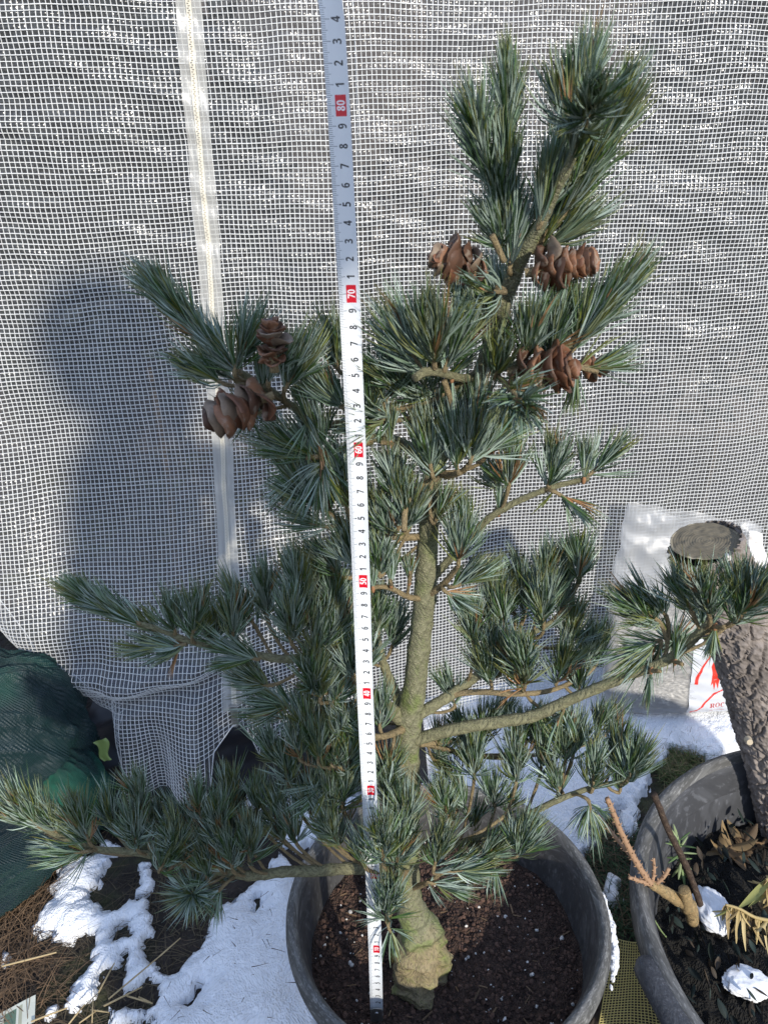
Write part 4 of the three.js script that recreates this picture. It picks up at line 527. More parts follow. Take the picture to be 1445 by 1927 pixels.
// ---------- bag of grit by the wall ----------
{
  const t = thing('plastic_bag', 'clear plastic bag half full of grit with red printed label', 'plastic bag');
  const base = onLevel(1330, 1352, 0.03), cx = base.x - 0.03, cz = -1.125, W = 0.152, H = 0.375;
  const shell = (u, v, k) => { // u around, v up
    const a = 2 * Math.PI * u, fat = lerp(0.045, 0.012, Math.pow(v, 0.8)) * (v < 0.06 ? 0.6 + 6.6 * v : 1), wid = W * lerp(1, 0.78, sstep(0.5, 1, v)) * (v < 0.08 ? 0.86 + 1.75 * v : 1), c = Math.cos(a), s = Math.sin(a);
    const x = Math.sign(c) * Math.pow(Math.abs(c), 0.7) * wid, z = Math.sign(s) * Math.pow(Math.abs(s), 0.8) * fat, n = sstep(0.3, 0.7, v);
    return V(cx + x + 0.006 * n * noise(x * 20, v * 9, 4) - 0.02 * sstep(0.5, 1, v), 0.03 + H * v * (1 + 0.12 * n * (-c) * 0.6) + 0.01 * n * noise(x * 25, 3), cz + z - 0.03 * v + 0.012 * n * noise(x * 30 + z * 20, v * 12, 2) + 0.004 * noise(x * 60, v * 30, z * 40));
  };
  const make = (v0, v1, nu, nv, inset, u0 = 0, u1 = 1) => { const pos = [], uv = [], idx = []; for (let j = 0; j <= nv; j++) for (let i = 0; i <= nu; i++) { const u = lerp(u0, u1, i / nu), v = lerp(v0, v1, j / nv), p = shell(u, v); const c = V(cx, p.y, cz - 0.03 * v), d = p.clone().sub(c); p.addScaledVector(d.normalize(), -inset); pos.push(p.x, p.y, p.z); uv.push(i / nu, j / nv); } for (let j = 0; j < nv; j++) for (let i = 0; i < nu; i++) { const a = j * (nu + 1) + i, b = a + nu + 1; idx.push(a, b, a + 1, b, b + 1, a + 1); } const g = new THREE.BufferGeometry(); g.setAttribute('position', new THREE.Float32BufferAttribute(pos, 3)); g.setAttribute('uv', new THREE.Float32BufferAttribute(uv, 2)); g.setIndex(idx); g.computeVertexNormals(); return g; };
  mesh('film', make(0, 1, 90, 70, 0), phys({ color: lin(0.9, 0.91, 0.92), roughness: 0.42, transmission: 0.82, thickness: 0, ior: 1.5, side: THREE.DoubleSide }), t);
  mesh('grit', make(0.005, 0.5, 90, 40, 0.004), phys({ map: dataTex(256, 256, (x, y) => { const k = 0.56 + 0.5 * tile(x, y, 60, 2) + 0.25 * tfbm(x, y, 6, 5); return [k * 0.98, k * 0.95, k * 0.9]; }, true, [4, 1.4]), roughness: 0.95 }), t);
  const c = document.createElement('canvas'); c.width = 512; c.height = 512; const x = c.getContext('2d'); x.fillStyle = '#c9cdd4'; x.fillRect(0, 0, 512, 512); x.setTransform(0.46, 0, 0, 1, -4, 0); x.strokeStyle = '#d5342b'; x.fillStyle = '#d63a2c'; x.lineWidth = 13;
  x.beginPath(); x.arc(300, 300, 270, Math.PI * 1.0, Math.PI * 1.5); x.stroke(); x.beginPath(); x.arc(300, 640, 300, Math.PI * 1.12, Math.PI * 1.5); x.stroke();
  x.beginPath(); x.moveTo(150, 140); x.quadraticCurveTo(180, 70, 270, 70); x.lineTo(280, 150); x.quadraticCurveTo(205, 150, 210, 210); x.lineTo(280, 215); x.lineTo(280, 260); x.lineTo(215, 265); x.lineTo(200, 330); x.lineTo(175, 290); x.lineTo(165, 340); x.lineTo(145, 295); x.lineTo(125, 310); x.quadraticCurveTo(150, 230, 120, 190); x.closePath(); x.fill();
  x.fillStyle = '#f2c9c0'; x.beginPath(); x.arc(262, 190, 30, 0, 7); x.fill();
  x.setTransform(1, 0, 0, 1, 0, 0); x.fillStyle = '#a8322c'; x.font = 'bold 38px serif'; x.fillText('ROC', 58, 456); x.fillRect(70, 482, 34, 8); x.fillRect(112, 484, 50, 6);
  const tex = new THREE.CanvasTexture(c); tex.colorSpace = THREE.SRGBColorSpace; tex.magFilter = THREE.LinearFilter;
  const lg = make(0.02, 0.42, 30, 24, -0.0015, 0.252, 0.1); mesh('printed_label', lg, phys({ map: tex, roughness: 0.4, side: THREE.DoubleSide }), t);
  const rg = make(0.78, 0.97, 10, 12, -0.0015, 0.14, 0.02); mesh('printed_corner', rg, phys({ color: lin(0.8, 0.78, 0.78), roughness: 0.4, side: THREE.DoubleSide }), t);
}
// ---------- bundle of green shade netting ----------
{
  const t = thing('shade_net_bundle', 'bundle of dark green knitted shade netting below the film wall', 'netting');
  const knit = dataTex(256, 256, (x, y) => 0.5 + 0.3 * Math.sin(2 * Math.PI * 22 * (x + 0.5 * y)) * (0.6 + 0.4 * Math.sin(2 * Math.PI * 44 * y)) + 0.25 * tile(x, y, 30, 3));
  const blob = (c, rx, ry, rz, k, yaw, col) => { const g = new THREE.SphereGeometry(1, 150, 100), q = g.attributes.position, uv = g.attributes.uv; for (let i = 0; i < q.count; i++) { const x = q.getX(i), y = q.getY(i), z = q.getZ(i), f = 1 + 0.22 * fbm(x * 1.4 + k, y * 1.4, z * 1.4, 2) - 0.16 * Math.pow(Math.abs(noise(x * 1.1 + y * 2.6 + k, z * 3.1 - y, k)), 0.55) + 0.03 * noise(x * 9, y * 9 + k, z * 9); q.setXYZ(i, x * f * rx, Math.max(-ry * 0.8, y * f * ry), z * f * rz); uv.setXY(i, uv.getX(i) * 7, uv.getY(i) * 4); } g.rotateY(yaw); g.translate(c.x, c.y, c.z); g.computeVertexNormals(); const h = g.attributes.position; tint(g, (x, y, z) => { const s = sstep(0.02, 0.3, fbm(x * 7, y * 7, z * 7 + k)); return [0, 1, 2].map(i => lerp(col[i], [0.012, 0.1, 0.06][i], s * col[3])); }); return g; };  // greener patches: sheen of light passing through the net, painted into the colour
  const m = phys({ vertexColors: true, roughness: 0.5, bumpMap: knit, bumpScale: 0.003, sheen: 0.3, sheenColor: lin(0.1, 0.3, 0.25) });
  mesh('folded_net', blob(at(-12, 1400, 0.93).setY(0.14), 0.155, 0.18, 0.12, 3, 0.4, [0.005, 0.02, 0.024, 0.25]), m, t);
  mesh('net_end', blob(at(125, 1450, 0.9).setY(0.075), 0.07, 0.085, 0.06, 8, -0.5, [0.006, 0.032, 0.032, 1]), m, t);
  mesh('folded_net', blob(at(-25, 1555, 0.8).setY(0.06), 0.11, 0.08, 0.08, 12, 0.9, [0.004, 0.016, 0.022, 0.1]), m, t);
  const g = new THREE.PlaneGeometry(0.02, 0.036, 8, 10), q = g.attributes.position; for (let i = 0; i < q.count; i++) { const x = q.getX(i), y = q.getY(i); q.setXYZ(i, x * (0.6 + 12 * (y + 0.018)) + 0.004 * Math.sin(y * 160), y, 0.006 * Math.sin(y * 110) + 0.006 * Math.sin(x * 200)); } g.computeVertexNormals();
  const o = mesh('hem_strip', g, phys({ color: lin(0.17, 0.24, 0.07), roughness: 0.5, side: THREE.DoubleSide }), t); o.position.copy(at(196, 1412, 0.9)); o.rotation.set(-0.5, 0.3, 0.4); o.userData.label = 'yellow-green hem strip';
}
// ---------- yellow mesh sheet between the pots ----------
{
  const t = thing('plastic_mesh', 'piece of pale yellow plastic mesh standing between the two pots', 'plastic mesh');
  const a = at(1150, 1762, 0.60), b = at(1228, 1775, 0.585), c = at(1125, 1935, 0.565), d = at(1250, 1940, 0.555), geos = [];
  const S = (u, v) => { const p = a.clone().lerp(b, u).lerp(c.clone().lerp(d, u), v); p.z += 0.003 * Math.sin(u * 4 + v * 3); return p; };
  const bar = (p, q, w) => { const l = p.distanceTo(q), g = new THREE.BoxGeometry(w, l, w * 0.7); g.translate(0, l / 2, 0); g.applyQuaternion(new THREE.Quaternion().setFromUnitVectors(UPV, q.clone().sub(p).normalize())); g.translate(p.x, p.y, p.z); return g; };
  for (let i = 0; i <= 18; i++) for (let k = 0; k < 6; k++) geos.push(bar(S(i / 18, k / 6), S(i / 18, (k + 1) / 6), 0.0009)); const uprights = mergeGeometries(geos); geos.length = 0;
  for (let i = 0; i <= 32; i++) for (let k = 0; k < 4; k++) geos.push(bar(S(k / 4, i / 32).add(V(0, 0, 0.0006)), S((k + 1) / 4, i / 32).add(V(0, 0, 0.0006)), 0.0009));
  const m = phys({ color: lin(0.66, 0.58, 0.24), roughness: 0.5 }); mesh('upright_strands', uprights, m, t).userData.kind = 'stuff'; mesh('level_strands', mergeGeometries(geos), m, t).userData.kind = 'stuff';
}
// ---------- what grows and lies in the larger pot ----------
const leafGeo = (L, W, curl, nu = 3, nv = 6) => { const g = new THREE.PlaneGeometry(1, 1, nu, nv), q = g.attributes.position; for (let i = 0; i < q.count; i++) { const x = q.getX(i) * 2, y = q.getY(i) + 0.5, w = Math.pow(Math.sin(Math.PI * Math.min(0.98, y * 0.93 + 0.04)), 0.8); q.setXYZ(i, x * w * W / 2, y * L, curl * L * y * y + 0.25 * W * x * x * w); } g.computeVertexNormals(); return g; };
{
  const t = thing('pruned_branch', 'pruned pine stub with bare orange twigs leaning over the larger pot', 'branch');
  const m = phys({ map: barkTex(7, [0.5, 0.42, 0.28], [0.68, 0.58, 0.42], [0.55, 0.5, 0.36]), roughness: 0.85, bumpMap: barkBump, bumpScale: 0.0014 }), om = phys({ color: lin(0.34, 0.21, 0.125), roughness: 0.7 });
  mesh('stub', limb(pts([[1303, 1735, 0.575, 6.5], [1296, 1705, 0.577, 8], [1270, 1690, 0.575, 7], [1240, 1672, 0.572, 5.2], [1222, 1663, 0.57, 4]]), { radial: 14, seg: 8, rings: 300 }), m, t);
  mesh('cut_side_stub', limb(pts([[1292, 1712, 0.575, 6.5], [1290, 1690, 0.572, 6.6], [1286, 1674, 0.57, 6]]), { radial: 14 }), m, t);
  const twig = (l) => { const P1 = pts(l), g = [limb(P1, { radial: 9, seg: 8, bump: 0.08, freq: 200 })], cv = new THREE.CatmullRomCurve3(P1.map(q => q.p)), N = Math.round(cv.getLength() / 0.0022); for (let i = 1; i < N; i++) { const f = i / N, p = cv.getPoint(f), T = cv.getTangent(f), r = lerp(P1[0].r, P1[P1.length - 1].r, f), s = V(0, 1, 0.3).cross(T).normalize(), o = T.clone().cross(s), a = i * 2.4, d = s.multiplyScalar(Math.cos(a)).addScaledVector(o, Math.sin(a)), k = new THREE.ConeGeometry(0.0011, 0.004, 5); k.translate(0, 0.0012, 0); k.applyQuaternion(new THREE.Quaternion().setFromUnitVectors(UPV, d.clone().addScaledVector(T, 0.7).normalize())); p.addScaledVector(d, r * 0.95); k.translate(p.x, p.y, p.z); g.push(k.toNonIndexed()); } g[0] = g[0].toNonIndexed(); for (const q of g) { q.deleteAttribute('uv'); } mesh('bare_twig', mergeGeometries(g), om, t); };
  twig([[1226, 1667, 0.57, 3.4], [1200, 1628, 0.568, 3.2], [1172, 1575, 0.562, 3], [1142, 1503, 0.556, 2.6]]); twig([[1196, 1622, 0.568, 2.2], [1165, 1585, 0.575, 2], [1124, 1534, 0.58, 1.8]]);
  twig([[1224, 1665, 0.57, 2.2], [1205, 1658, 0.565, 2.2], [1183, 1651, 0.56, 1.8]]); twig([[1227, 1660, 0.572, 1.8], [1230, 1640, 0.575, 1.8], [1229, 1615, 0.577, 1.4]]); twig([[1232, 1664, 0.572, 2.2], [1248, 1650, 0.572, 2.2], [1258, 1634, 0.574, 2]]);
}
{
  const o = mesh('dark_stick', limb(pts([[1342, 1795, 0.6, 3.6], [1318, 1705, 0.605, 3.8], [1290, 1630, 0.612, 3.8], [1256, 1560, 0.618, 3.6], [1238, 1515, 0.62, 3.5], [1229, 1494, 0.622, 3.6]]), { radial: 12, seg: 10, bump: 0.08, freq: 120 }), phys({ map: barkTex(9, [0.16, 0.12, 0.09], [0.32, 0.25, 0.2], [0.4, 0.34, 0.28]), roughness: 0.8, bumpMap: barkBump, bumpScale: 0.001 })); tag(o, 'thin dark brown stick leaning in the larger pot', 'stick');
}
{
  const t = thing('leafy_sprig', 'small green sprig with narrow leaves behind the dark stick', 'plant'), A = at(1292, 1720, 0.66), Bq = at(1276, 1580, 0.66), gm = [[0.16, 0.24, 0.09], [0.1, 0.17, 0.06], [0.24, 0.3, 0.14]].map(c => phys({ color: lin(...c), roughness: 0.6, side: THREE.DoubleSide }));
  mesh('stem', limb([{ p: A, r: 0.0016 }, { p: A.clone().lerp(Bq, 0.5).add(V(0.004, 0, 0)), r: 0.0014 }, { p: Bq, r: 0.001 }], { radial: 7 }), gm[0], t);
  const lg = leafGeo(0.022, 0.0036, 0.25);
  for (let i = 0; i < 42; i++) { const f = i / 41, m = mesh('leaf', lg, gm[i % 3], t); m.position.copy(A).lerp(Bq, 0.25 + 0.75 * f); m.rotation.order = 'YXZ'; m.rotation.y = i * 2.4; m.rotation.x = f < 0.6 ? rr(1.7, 2.5) : lerp(1.9, 0.5, (f - 0.6) / 0.4); m.scale.setScalar(rr(0.7, 1.1)); }
}
function drySpray(name, label, line, n, L, W, hang, cols, len) {
  const t = thing(name, label, 'dry plant', 'withered sprays in the larger pot'), P1 = pts(line), cv = new THREE.CatmullRomCurve3(P1.map(q => q.p)), ms = cols.map(c => phys({ color: lin(...c), roughness: 0.75, side: THREE.DoubleSide }));
  mesh('stem', limb(P1, { radial: 7, seg: 8, bump: 0.1, freq: 200 }), ms[0], t);
  const gs = [0.5, -0.3, 0.9].map(k => leafGeo(L, W, k));
  for (let i = 0; i < n; i++) { const m = mesh('leaf', gs[i % 3], ms[Math.floor(rnd() * ms.length)], t); m.position.copy(cv.getPoint(clamp((i + rr(0, 0.9)) / n))); m.rotation.order = 'YXZ'; m.rotation.set(Math.PI - hang * rr(0.3, 1.4), rr(0, 6.28), 0); m.scale.set(rr(0.7, 1.3), rr(0.6, 1.15), rr(0.7, 1.3)); }
}
const DRY = [[0.42, 0.32, 0.14], [0.5, 0.4, 0.2], [0.3, 0.22, 0.1], [0.36, 0.36, 0.12]];
drySpray('dry_spray', 'pale yellow withered spray with hanging leaflets beside the snow', [[1364, 1702, 0.585, 1.4], [1390, 1710, 0.58, 1.6], [1420, 1726, 0.575, 1.9], [1470, 1735, 0.57, 2.2]], 60, 0.026, 0.004, 0.35, DRY);
drySpray('dry_spray', 'curled brown withered stem crossing the grip of the larger pot', [[1266, 1812, 0.575, 1], [1285, 1795, 0.58, 1.2], [1320, 1780, 0.585, 1.4], [1370, 1768, 0.59, 1.6], [1410, 1752, 0.595, 1.6]], 46, 0.02, 0.004, 0.5, [[0.2, 0.15, 0.08], [0.12, 0.1, 0.05], [0.28, 0.22, 0.13]]);
drySpray('dry_spray', 'bleached curled leaves hanging inside the rim grip', [[1338, 1862, 0.56, 1.4], [1360, 1850, 0.565, 1.5], [1400, 1862, 0.565, 1.5], [1470, 1880, 0.57, 1.6]], 40, 0.03, 0.007, 0.35, DRY);
drySpray('dry_spray', 'thick bunch of tan withered leaves by the trunk foot', [[1440, 1655, 0.6, 1.4], [1452, 1650, 0.6, 1.5], [1475, 1660, 0.605, 1.6], [1500, 1690, 0.61, 1.6]], 34, 0.036, 0.008, 0.3, DRY);
drySpray('dry_spray', 'dull brown dead foliage against the inner pot wall', [[1360, 1600, 0.69, 1.2], [1385, 1590, 0.7, 1.3], [1415, 1585, 0.705, 1.4], [1450, 1590, 0.71, 1.4]], 60, 0.03, 0.011, 1.4, [[0.16, 0.1, 0.05], [0.2, 0.14, 0.07], [0.12, 0.08, 0.045], [0.25, 0.17, 0.08]]);
drySpray('dry_spray', 'yellow-green fading frond drooping over the snow clump', [[1330, 1735, 0.6, 1], [1365, 1745, 0.6, 1.2], [1405, 1765, 0.598, 1.4], [1470, 1790, 0.595, 1.5]], 70, 0.02, 0.0034, 0.4, [[0.3, 0.3, 0.1], [0.2, 0.24, 0.07], [0.4, 0.34, 0.15]]);
drySpray('dry_spray', 'limp fading green stems hanging at the frame of the grip', [[1375, 1895, 0.555, 1], [1400, 1890, 0.56, 1.2], [1430, 1900, 0.56, 1.4], [1480, 1915, 0.56, 1.5]], 50, 0.03, 0.005, 0.35, [[0.3, 0.3, 0.1], [0.18, 0.22, 0.06], [0.42, 0.34, 0.16]]);
{ // thin arching stalks
  [[[1330, 1790, 0.6, 0.9], [1350, 1830, 0.585, 0.8], [1372, 1870, 0.575, 0.7], [1400, 1892, 0.57, 0.6]], [[1290, 1828, 0.572, 0.8], [1330, 1838, 0.57, 0.9], [1380, 1850, 0.57, 0.9], [1440, 1870, 0.57, 1]], [[1226, 1724, 0.575, 0.8], [1250, 1760, 0.58, 0.9], [1275, 1782, 0.585, 0.8]]].forEach((l, i) => tag(mesh('dry_stalk', limb(pts(l), { radial: 6, seg: 8 }), std({ color: lin(0.3 - 0.06 * i, 0.25, 0.11), roughness: 0.8 })), ['thin greenish stalk arching down from the dark stick', 'thin tan stalk lying along the grip', 'short pale stalk by the pruned stub'][i], 'stalk'));
  const lg = leafGeo(1, 0.42, 0.3);
  crumbs('leaf_litter', 'dark damp fallen leaves covering the earth of the larger pot', 'leaves', 760, lg, std({ color: 0xffffff, roughness: 0.7, side: THREE.DoubleSide }), () => { const a = rr(0, 6.283), r = 0.225 * Math.sqrt(rnd()), s = rr(0.008, 0.02), k = rr(0.4, 1.3), g = rnd(); return { p: V(POT2.x + r * Math.cos(a), 0.155 + rr(0.004, 0.03), POT2.z + r * Math.sin(a)), s: [s, s, s], c: g < 0.6 ? [0.014 * k, 0.026 * k, 0.02 * k] : [0.05 * k, 0.035 * k, 0.02 * k], q: new THREE.Euler(rr(-2.2, -0.9), rr(0, 6.28), rr(-0.6, 0.6)) }; });
}
snowLump(onLevel(1338, 1712, 0.165), 0.02, 0.012, 0.03, 'small snow clump between dark stick and dry spray', 1);
snowLump(onLevel(1405, 1850, 0.168), 0.024, 0.008, 0.018, 'small snow clump under the arching stalk', 3);
{ // crust of snow along the outside of the rim
  const gs = []; for (let i = 0; i < 16; i++) { const a = lerp(-0.32, 0.42, i / 15), r = 0.171, s = rr(0.005, 0.0095) * Math.sin(Math.PI * (0.12 + 0.76 * i / 15)), g = new THREE.IcosahedronGeometry(1, 5), q = g.attributes.position; for (let k = 0; k < q.count; k++) { const x = q.getX(k), y = q.getY(k), z = q.getZ(k), f = s * (1 + 0.5 * fbm(x * 2 + i * 3, y * 2, z * 2)); q.setXYZ(k, x * f * 0.8, y * f * 1.1, z * f * 1.4); } g.translate(POT.x + r * Math.cos(a), 0.236 - rr(0, 0.008), POT.z + r * Math.sin(a)); g.computeVertexNormals(); gs.push(g); }
  tag(mesh('snow_clump', mergeGeometries(gs), SNOW), 'thin snow crust stuck to the outside of the pine pot rim', 'snow', 'clumps of snow on and in the pots');
}

// ---------- straw, grass, label ----------
const strawMat = std({ vertexColors: true, roughness: 0.8 });
function blades(name, label, cat, n, place) {
  const gs = [];
  for (let i = 0; i < n; i++) { const { a, d, L, w, c, sag = 0.3 } = place(i), s = d.clone().cross(UPV).normalize(); if (s.lengthSq() < 0.5) s.set(1, 0, 0); const pos = [], idx = [], col = [], b = V(gauss(), 0.4 * gauss(), gauss()).multiplyScalar(0.25); for (let k = 0; k <= 4; k++) { const t = k / 4, p = a.clone().addScaledVector(d, L * t).addScaledVector(b, L * t * t); p.y -= sag * L * t * t; const r = w * (1 - 0.7 * t), o = s.clone().multiplyScalar(r); pos.push(p.x + o.x, p.y, p.z + o.z, p.x, p.y + r, p.z, p.x - o.x, p.y, p.z - o.z); for (let q = 0; q < 3; q++) col.push(...c); if (k) { const e = (k - 1) * 3; idx.push(e, e + 3, e + 1, e + 1, e + 3, e + 4, e + 1, e + 4, e + 2, e + 2, e + 4, e + 5); } } const g = new THREE.BufferGeometry(); g.setAttribute('position', new THREE.Float32BufferAttribute(pos, 3)); g.setAttribute('color', new THREE.Float32BufferAttribute(col, 3)); g.setIndex(idx); gs.push(g); }
  const g = mergeGeometries(gs); g.computeVertexNormals(); const o = mesh(name, g, strawMat); o.userData = { kind: 'stuff', label, category: cat }; return o;
}
const region = (poly) => { const p = polyW(poly, 0.0), xs = p.map(q => q[0]), zs = p.map(q => q[1]); return () => { for (;;) { const x = rr(Math.min(...xs), Math.max(...xs)), z = rr(Math.min(...zs), Math.max(...zs)); if (sdPoly(x, z, p) < 0) return V(x, groundY(x, z), z); } }; };
const flatDir = (up = 0.2) => { const a = rr(0, 6.283); return V(Math.cos(a), up * rnd(), Math.sin(a)).normalize(); };
{
  const r1 = region([[-60, 1640], [100, 1560], [170, 1560], [110, 1660], [70, 1760], [120, 1880], [60, 1960], [-80, 1960]]);
  blades('dead_grass', 'tangle of reddish brown dead grass beside the netting', 'grass', 900, () => { const k = rr(0.5, 1.3); return { a: r1().add(V(0, rr(0, 0.02), 0)), d: flatDir(0.5), L: rr(0.03, 0.11), w: rr(0.0003, 0.0007), c: [0.16 * k, 0.1 * k, 0.055 * k] }; });
  const r2 = region([[60, 1640], [420, 1640], [380, 1800], [300, 1960], [60, 1960]]);
  blades('ground_litter', 'thin dark grass scraps lying on the bare ground', 'grass', 650, () => { const k = rr(0.4, 1.2); return { a: r2().add(V(0, rr(0, 0.006), 0)), d: flatDir(0.15), L: rr(0.02, 0.07), w: rr(0.0003, 0.0007), c: [0.11 * k, 0.085 * k, 0.05 * k], sag: 0.05 }; });
  const r3 = region([[150, 1440], [235, 1400], [330, 1520], [420, 1480], [470, 1500], [480, 1560], [300, 1600], [180, 1560]]);
  blades('mossy_grass', 'matted brown and mossy grass under the hanging film flap', 'grass', 900, () => { const k = rr(0.5, 1.2), g = rnd() < 0.5; return { a: r3(), d: flatDir(0.9), L: rr(0.015, 0.06), w: rr(0.0004, 0.0008), c: g ? [0.1 * k, 0.11 * k, 0.035 * k] : [0.2 * k, 0.14 * k, 0.07 * k] }; });
  const r4 = region([[1225, 1440], [1265, 1402], [1320, 1410], [1330, 1440], [1260, 1480]]);
  blades('grass_tuft', 'flattened green and tan grass tuft behind the larger pot', 'grass', 700, () => { const k = rr(0.5, 1.2), g = rnd() < 0.55; return { a: r4(), d: flatDir(1.4), L: rr(0.02, 0.055), w: rr(0.0004, 0.0009), c: g ? [0.09 * k, 0.13 * k, 0.035 * k] : [0.25 * k, 0.2 * k, 0.1 * k] }; });
  const r5 = region([[1050, 1560], [1110, 1570], [1195, 1540], [1200, 1760], [1150, 1760], [1130, 1640]]);
  blades('gap_grass', 'green and withered grass in the gap between the pots', 'grass', 1100, () => { const k = rr(0.4, 1.2), g = rnd() < 0.55; return { a: r5(), d: flatDir(1.5), L: rr(0.02, 0.07), w: rr(0.0005, 0.001), c: g ? [0.05 * k, 0.1 * k, 0.04 * k] : [0.17 * k, 0.12 * k, 0.07 * k] }; });
  const r6 = region([[300, 1850], [400, 1730], [500, 1650], [530, 1720], [580, 1900], [560, 1990], [300, 1990]]);
  blades('fallen_needles', 'brown fallen needles and crumbs scattered on the snow', 'debris', 34, () => { const k = rr(0.5, 1.4); return { a: r6().setY(0.042 + rr(-0.004, 0.003)), d: flatDir(0.1), L: rr(0.004, 0.02), w: rr(0.0003, 0.0007), c: [0.08 * k, 0.05 * k, 0.03 * k], sag: 0.05 }; });
  const straw = std({ color: lin(0.42, 0.32, 0.17), roughness: 0.7 });
  for (const [u0, v0, u1, v1, r] of [[5, 1818, 107, 1792, 1.3], [186, 1868, 216, 1812, 1.1], [205, 1880, 300, 1800, 1.1], [196, 1893, 268, 1857, 1.2], [240, 1874, 288, 1888, 1.1], [262, 1876, 284, 1886, 1], [60, 1922, 128, 1896, 1.2], [130, 1927, 160, 1890, 1.1], [172, 1900, 206, 1905, 1], [300, 1800, 340, 1765, 1], [176, 1880, 174, 1925, 0.9], [150, 1925, 185, 1900, 1]]) tag(mesh('straw', limb([{ p: onLevel(u0, v0, 0.03), r: r / 1000 }, { p: onLevel((u0 + u1) / 2, (v0 + v1) / 2, 0.036), r: r / 1000 }, { p: onLevel(u1, v1, 0.03), r: r / 1300 }], { radial: 6 }), straw), 'single pale straw lying on the ground beside the snow', 'straw', 'loose straws by the snow');
  const g = new THREE.PlaneGeometry(0.05, 0.034, 14, 8); g.rotateX(-Math.PI / 2); const q = g.attributes.position; for (let i = 0; i < q.count; i++) q.setY(i, 0.007 * Math.sin(q.getX(i) * 45) + 0.004 * Math.sin(q.getZ(i) * 60)); g.computeVertexNormals();
  const cnv = document.createElement('canvas'); cnv.width = 128; cnv.height = 96; const x = cnv.getContext('2d'); x.fillStyle = '#cfd0c0'; x.fillRect(0, 0, 128, 96); x.fillStyle = '#5e7460'; x.fillRect(26, 14, 40, 60); x.fillStyle = '#a9a88f'; x.fillRect(74, 10, 12, 80); x.fillStyle = '#8c947f'; x.fillRect(10, 40, 12, 50);
  const tx = new THREE.CanvasTexture(cnv); tx.colorSpace = THREE.SRGBColorSpace; const o = mesh('plant_label', g, phys({ map: tx, roughness: 0.45, side: THREE.DoubleSide })); o.position.copy(onLevel(30, 1916, 0.02)); o.rotation.y = 0.35; o.rotation.x = 0.25; tag(o, 'creased pale printed plant label lying in dead grass', 'label');
}
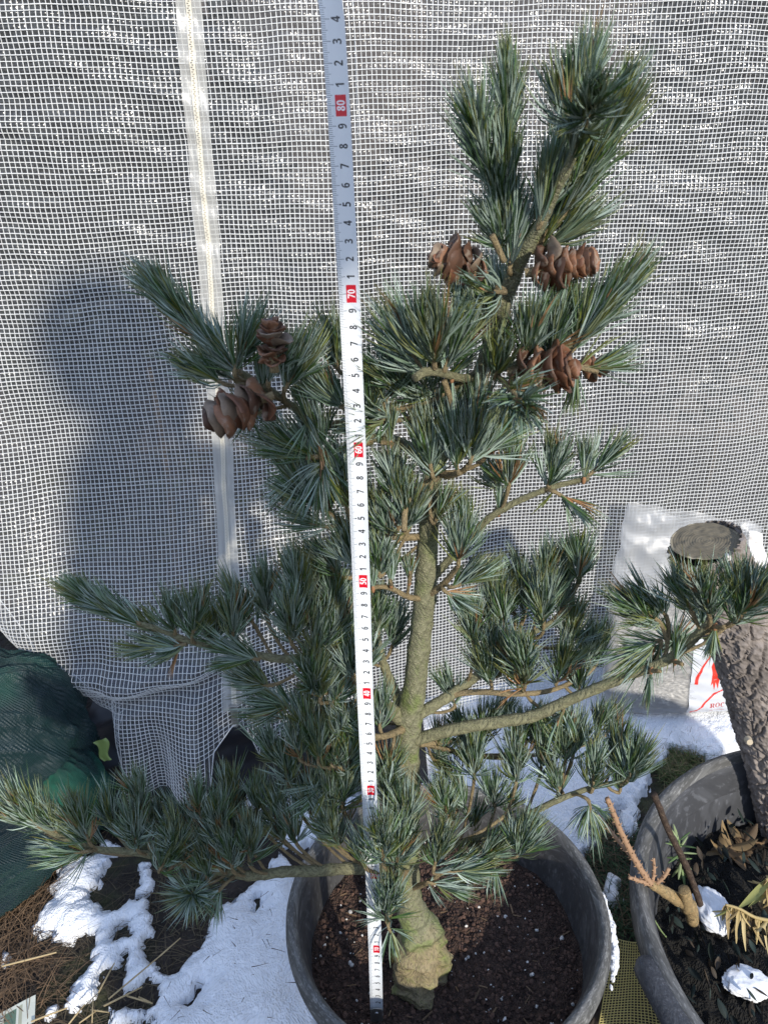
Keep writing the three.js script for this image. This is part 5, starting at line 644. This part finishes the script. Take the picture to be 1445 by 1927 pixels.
// ---------- the person whose shadow falls over the wall and the near snow ----------
{
  const S = [], cap = (a, b, r0, r1, c, k = 0.03) => S.push([V(...a), V(...b), r0, r1, c, k]);
  const coat = [0.03, 0.035, 0.05], jeans = [0.035, 0.045, 0.08], boot = [0.03, 0.02, 0.015], skin = [0.45, 0.28, 0.2], hat = [0.06, 0.06, 0.065];
  for (const s of [-1, 1]) { // local: faces +z, stands on y = 0, stooping a little forward
    cap([0.09 * s, 0.97, -0.02], [0.095 * s, 0.52, 0.02], 0.085, 0.06, jeans); cap([0.095 * s, 0.52, 0.02], [0.1 * s, 0.1, -0.02], 0.058, 0.045, jeans); cap([0.1 * s, 0.05, -0.03], [0.11 * s, 0.04, 0.14], 0.045, 0.036, boot);
    cap([0.19 * s, 1.48, 0.03], [0.235 * s, 1.2, 0.02], 0.06, 0.05, coat); cap([0.235 * s, 1.2, 0.02], [0.225 * s, 0.95, 0.06], 0.05, 0.038, coat); cap([0.225 * s, 0.94, 0.062], [0.222 * s, 0.87, 0.075], 0.03, 0.028, skin, 0.012);
    for (let f = 0; f < 4; f++) { const z = 0.045 + 0.019 * f, l = [0.07, 0.08, 0.075, 0.06][f]; cap([0.222 * s, 0.86, z], [0.218 * s, 0.86 - l * 0.55, z + 0.004], 0.0105, 0.0098, skin, 0.004); cap([0.218 * s, 0.86 - l * 0.55, z + 0.004], [0.2 * s, 0.86 - l, z + 0.008], 0.0098, 0.0085, skin, 0.004); }
    cap([0.215 * s, 0.9, 0.085], [0.205 * s, 0.845, 0.125], 0.0125, 0.0095, skin, 0.005);
    cap([0.06 * s, 0.84, -0.01], [0.07 * s, 1.22, 0.0], 0.135, 0.105, coat, 0.06); cap([0.07 * s, 1.22, 0.0], [0.08 * s, 1.44, 0.03], 0.1, 0.098, coat, 0.06);
  }
  cap([-0.13, 1.49, 0.035], [0.13, 1.49, 0.035], 0.07, 0.07, coat, 0.05); cap([0, 1.5, 0.05], [0, 1.6, 0.06], 0.056, 0.05, skin, 0.02);
  cap([0, 1.67, 0.08], [0, 1.73, 0.06], 0.082, 0.092, skin, 0.02); cap([0, 1.615, 0.125], [0, 1.63, 0.135], 0.03, 0.03, skin, 0.03); cap([0, 1.67, 0.168], [0, 1.695, 0.158], 0.013, 0.009, skin, 0.01); for (const s of [-1, 1]) cap([0.086 * s, 1.67, 0.065], [0.088 * s, 1.7, 0.06], 0.012, 0.014, skin, 0.006);
  cap([0, 1.745, 0.055], [0, 1.775, 0.04], 0.1, 0.095, hat, 0.012);
  const res = 120, mc = new MarchingCubes(res, std({}), false, false, 260000), half = 0.97, q = V(0, 0, 0), ab = V(0, 0, 0), ap = V(0, 0, 0);
  const dist = (p, best) => { let d = 1, bd = 1, c = coat; for (const [a, b, r0, r1, col, k] of S) { ab.subVectors(b, a); ap.subVectors(p, a); const t = clamp(ap.dot(ab) / ab.lengthSq()), e = ap.addScaledVector(ab, -t).length() - lerp(r0, r1, t), h = clamp(0.5 + 0.5 * (d - e) / k); d = lerp(d, e, h) - k * h * (1 - h); if (e < bd) { bd = e; c = col; } } return best ? c : d; };
  const hs = res / 2;
  for (let z = 0; z < res; z++) for (let y = 0; y < res; y++) for (let x = 0; x < res; x++) { q.set((x - hs) / hs * half, (y - hs) / hs * half + 0.93, (z - hs) / hs * half); mc.field[x + y * res + z * res * res] = Math.abs(q.x) > 0.42 || Math.abs(q.z) > 0.5 ? -1 : -dist(q); }
  mc.isolation = 0; mc.update();
  const n = mc.count, pos = new Float32Array(n * 3), nor = new Float32Array(n * 3), col = new Float32Array(n * 3);
  for (let i = 0; i < n; i++) { for (let k = 0; k < 3; k++) { pos[3 * i + k] = mc.positionArray[3 * i + k] * half + (k === 1 ? 0.93 : 0); nor[3 * i + k] = mc.normalArray[3 * i + k]; } const c = dist(q.set(pos[3 * i], pos[3 * i + 1], pos[3 * i + 2]), true); col.set(c, 3 * i); }
  const g = new THREE.BufferGeometry(); g.setAttribute('position', new THREE.BufferAttribute(pos, 3)); g.setAttribute('normal', new THREE.BufferAttribute(nor, 3)); g.setAttribute('color', new THREE.BufferAttribute(col, 3));
  const m = mesh('person', g, std({ vertexColors: true, roughness: 0.85 })); m.position.set(0.385, 0, 0.75); m.rotation.y = 1.99; m.scale.setScalar(0.945); tag(m, 'person in dark jacket, jeans and knitted hat standing on the ground', 'person');
}
renderer.render(scene, camera);
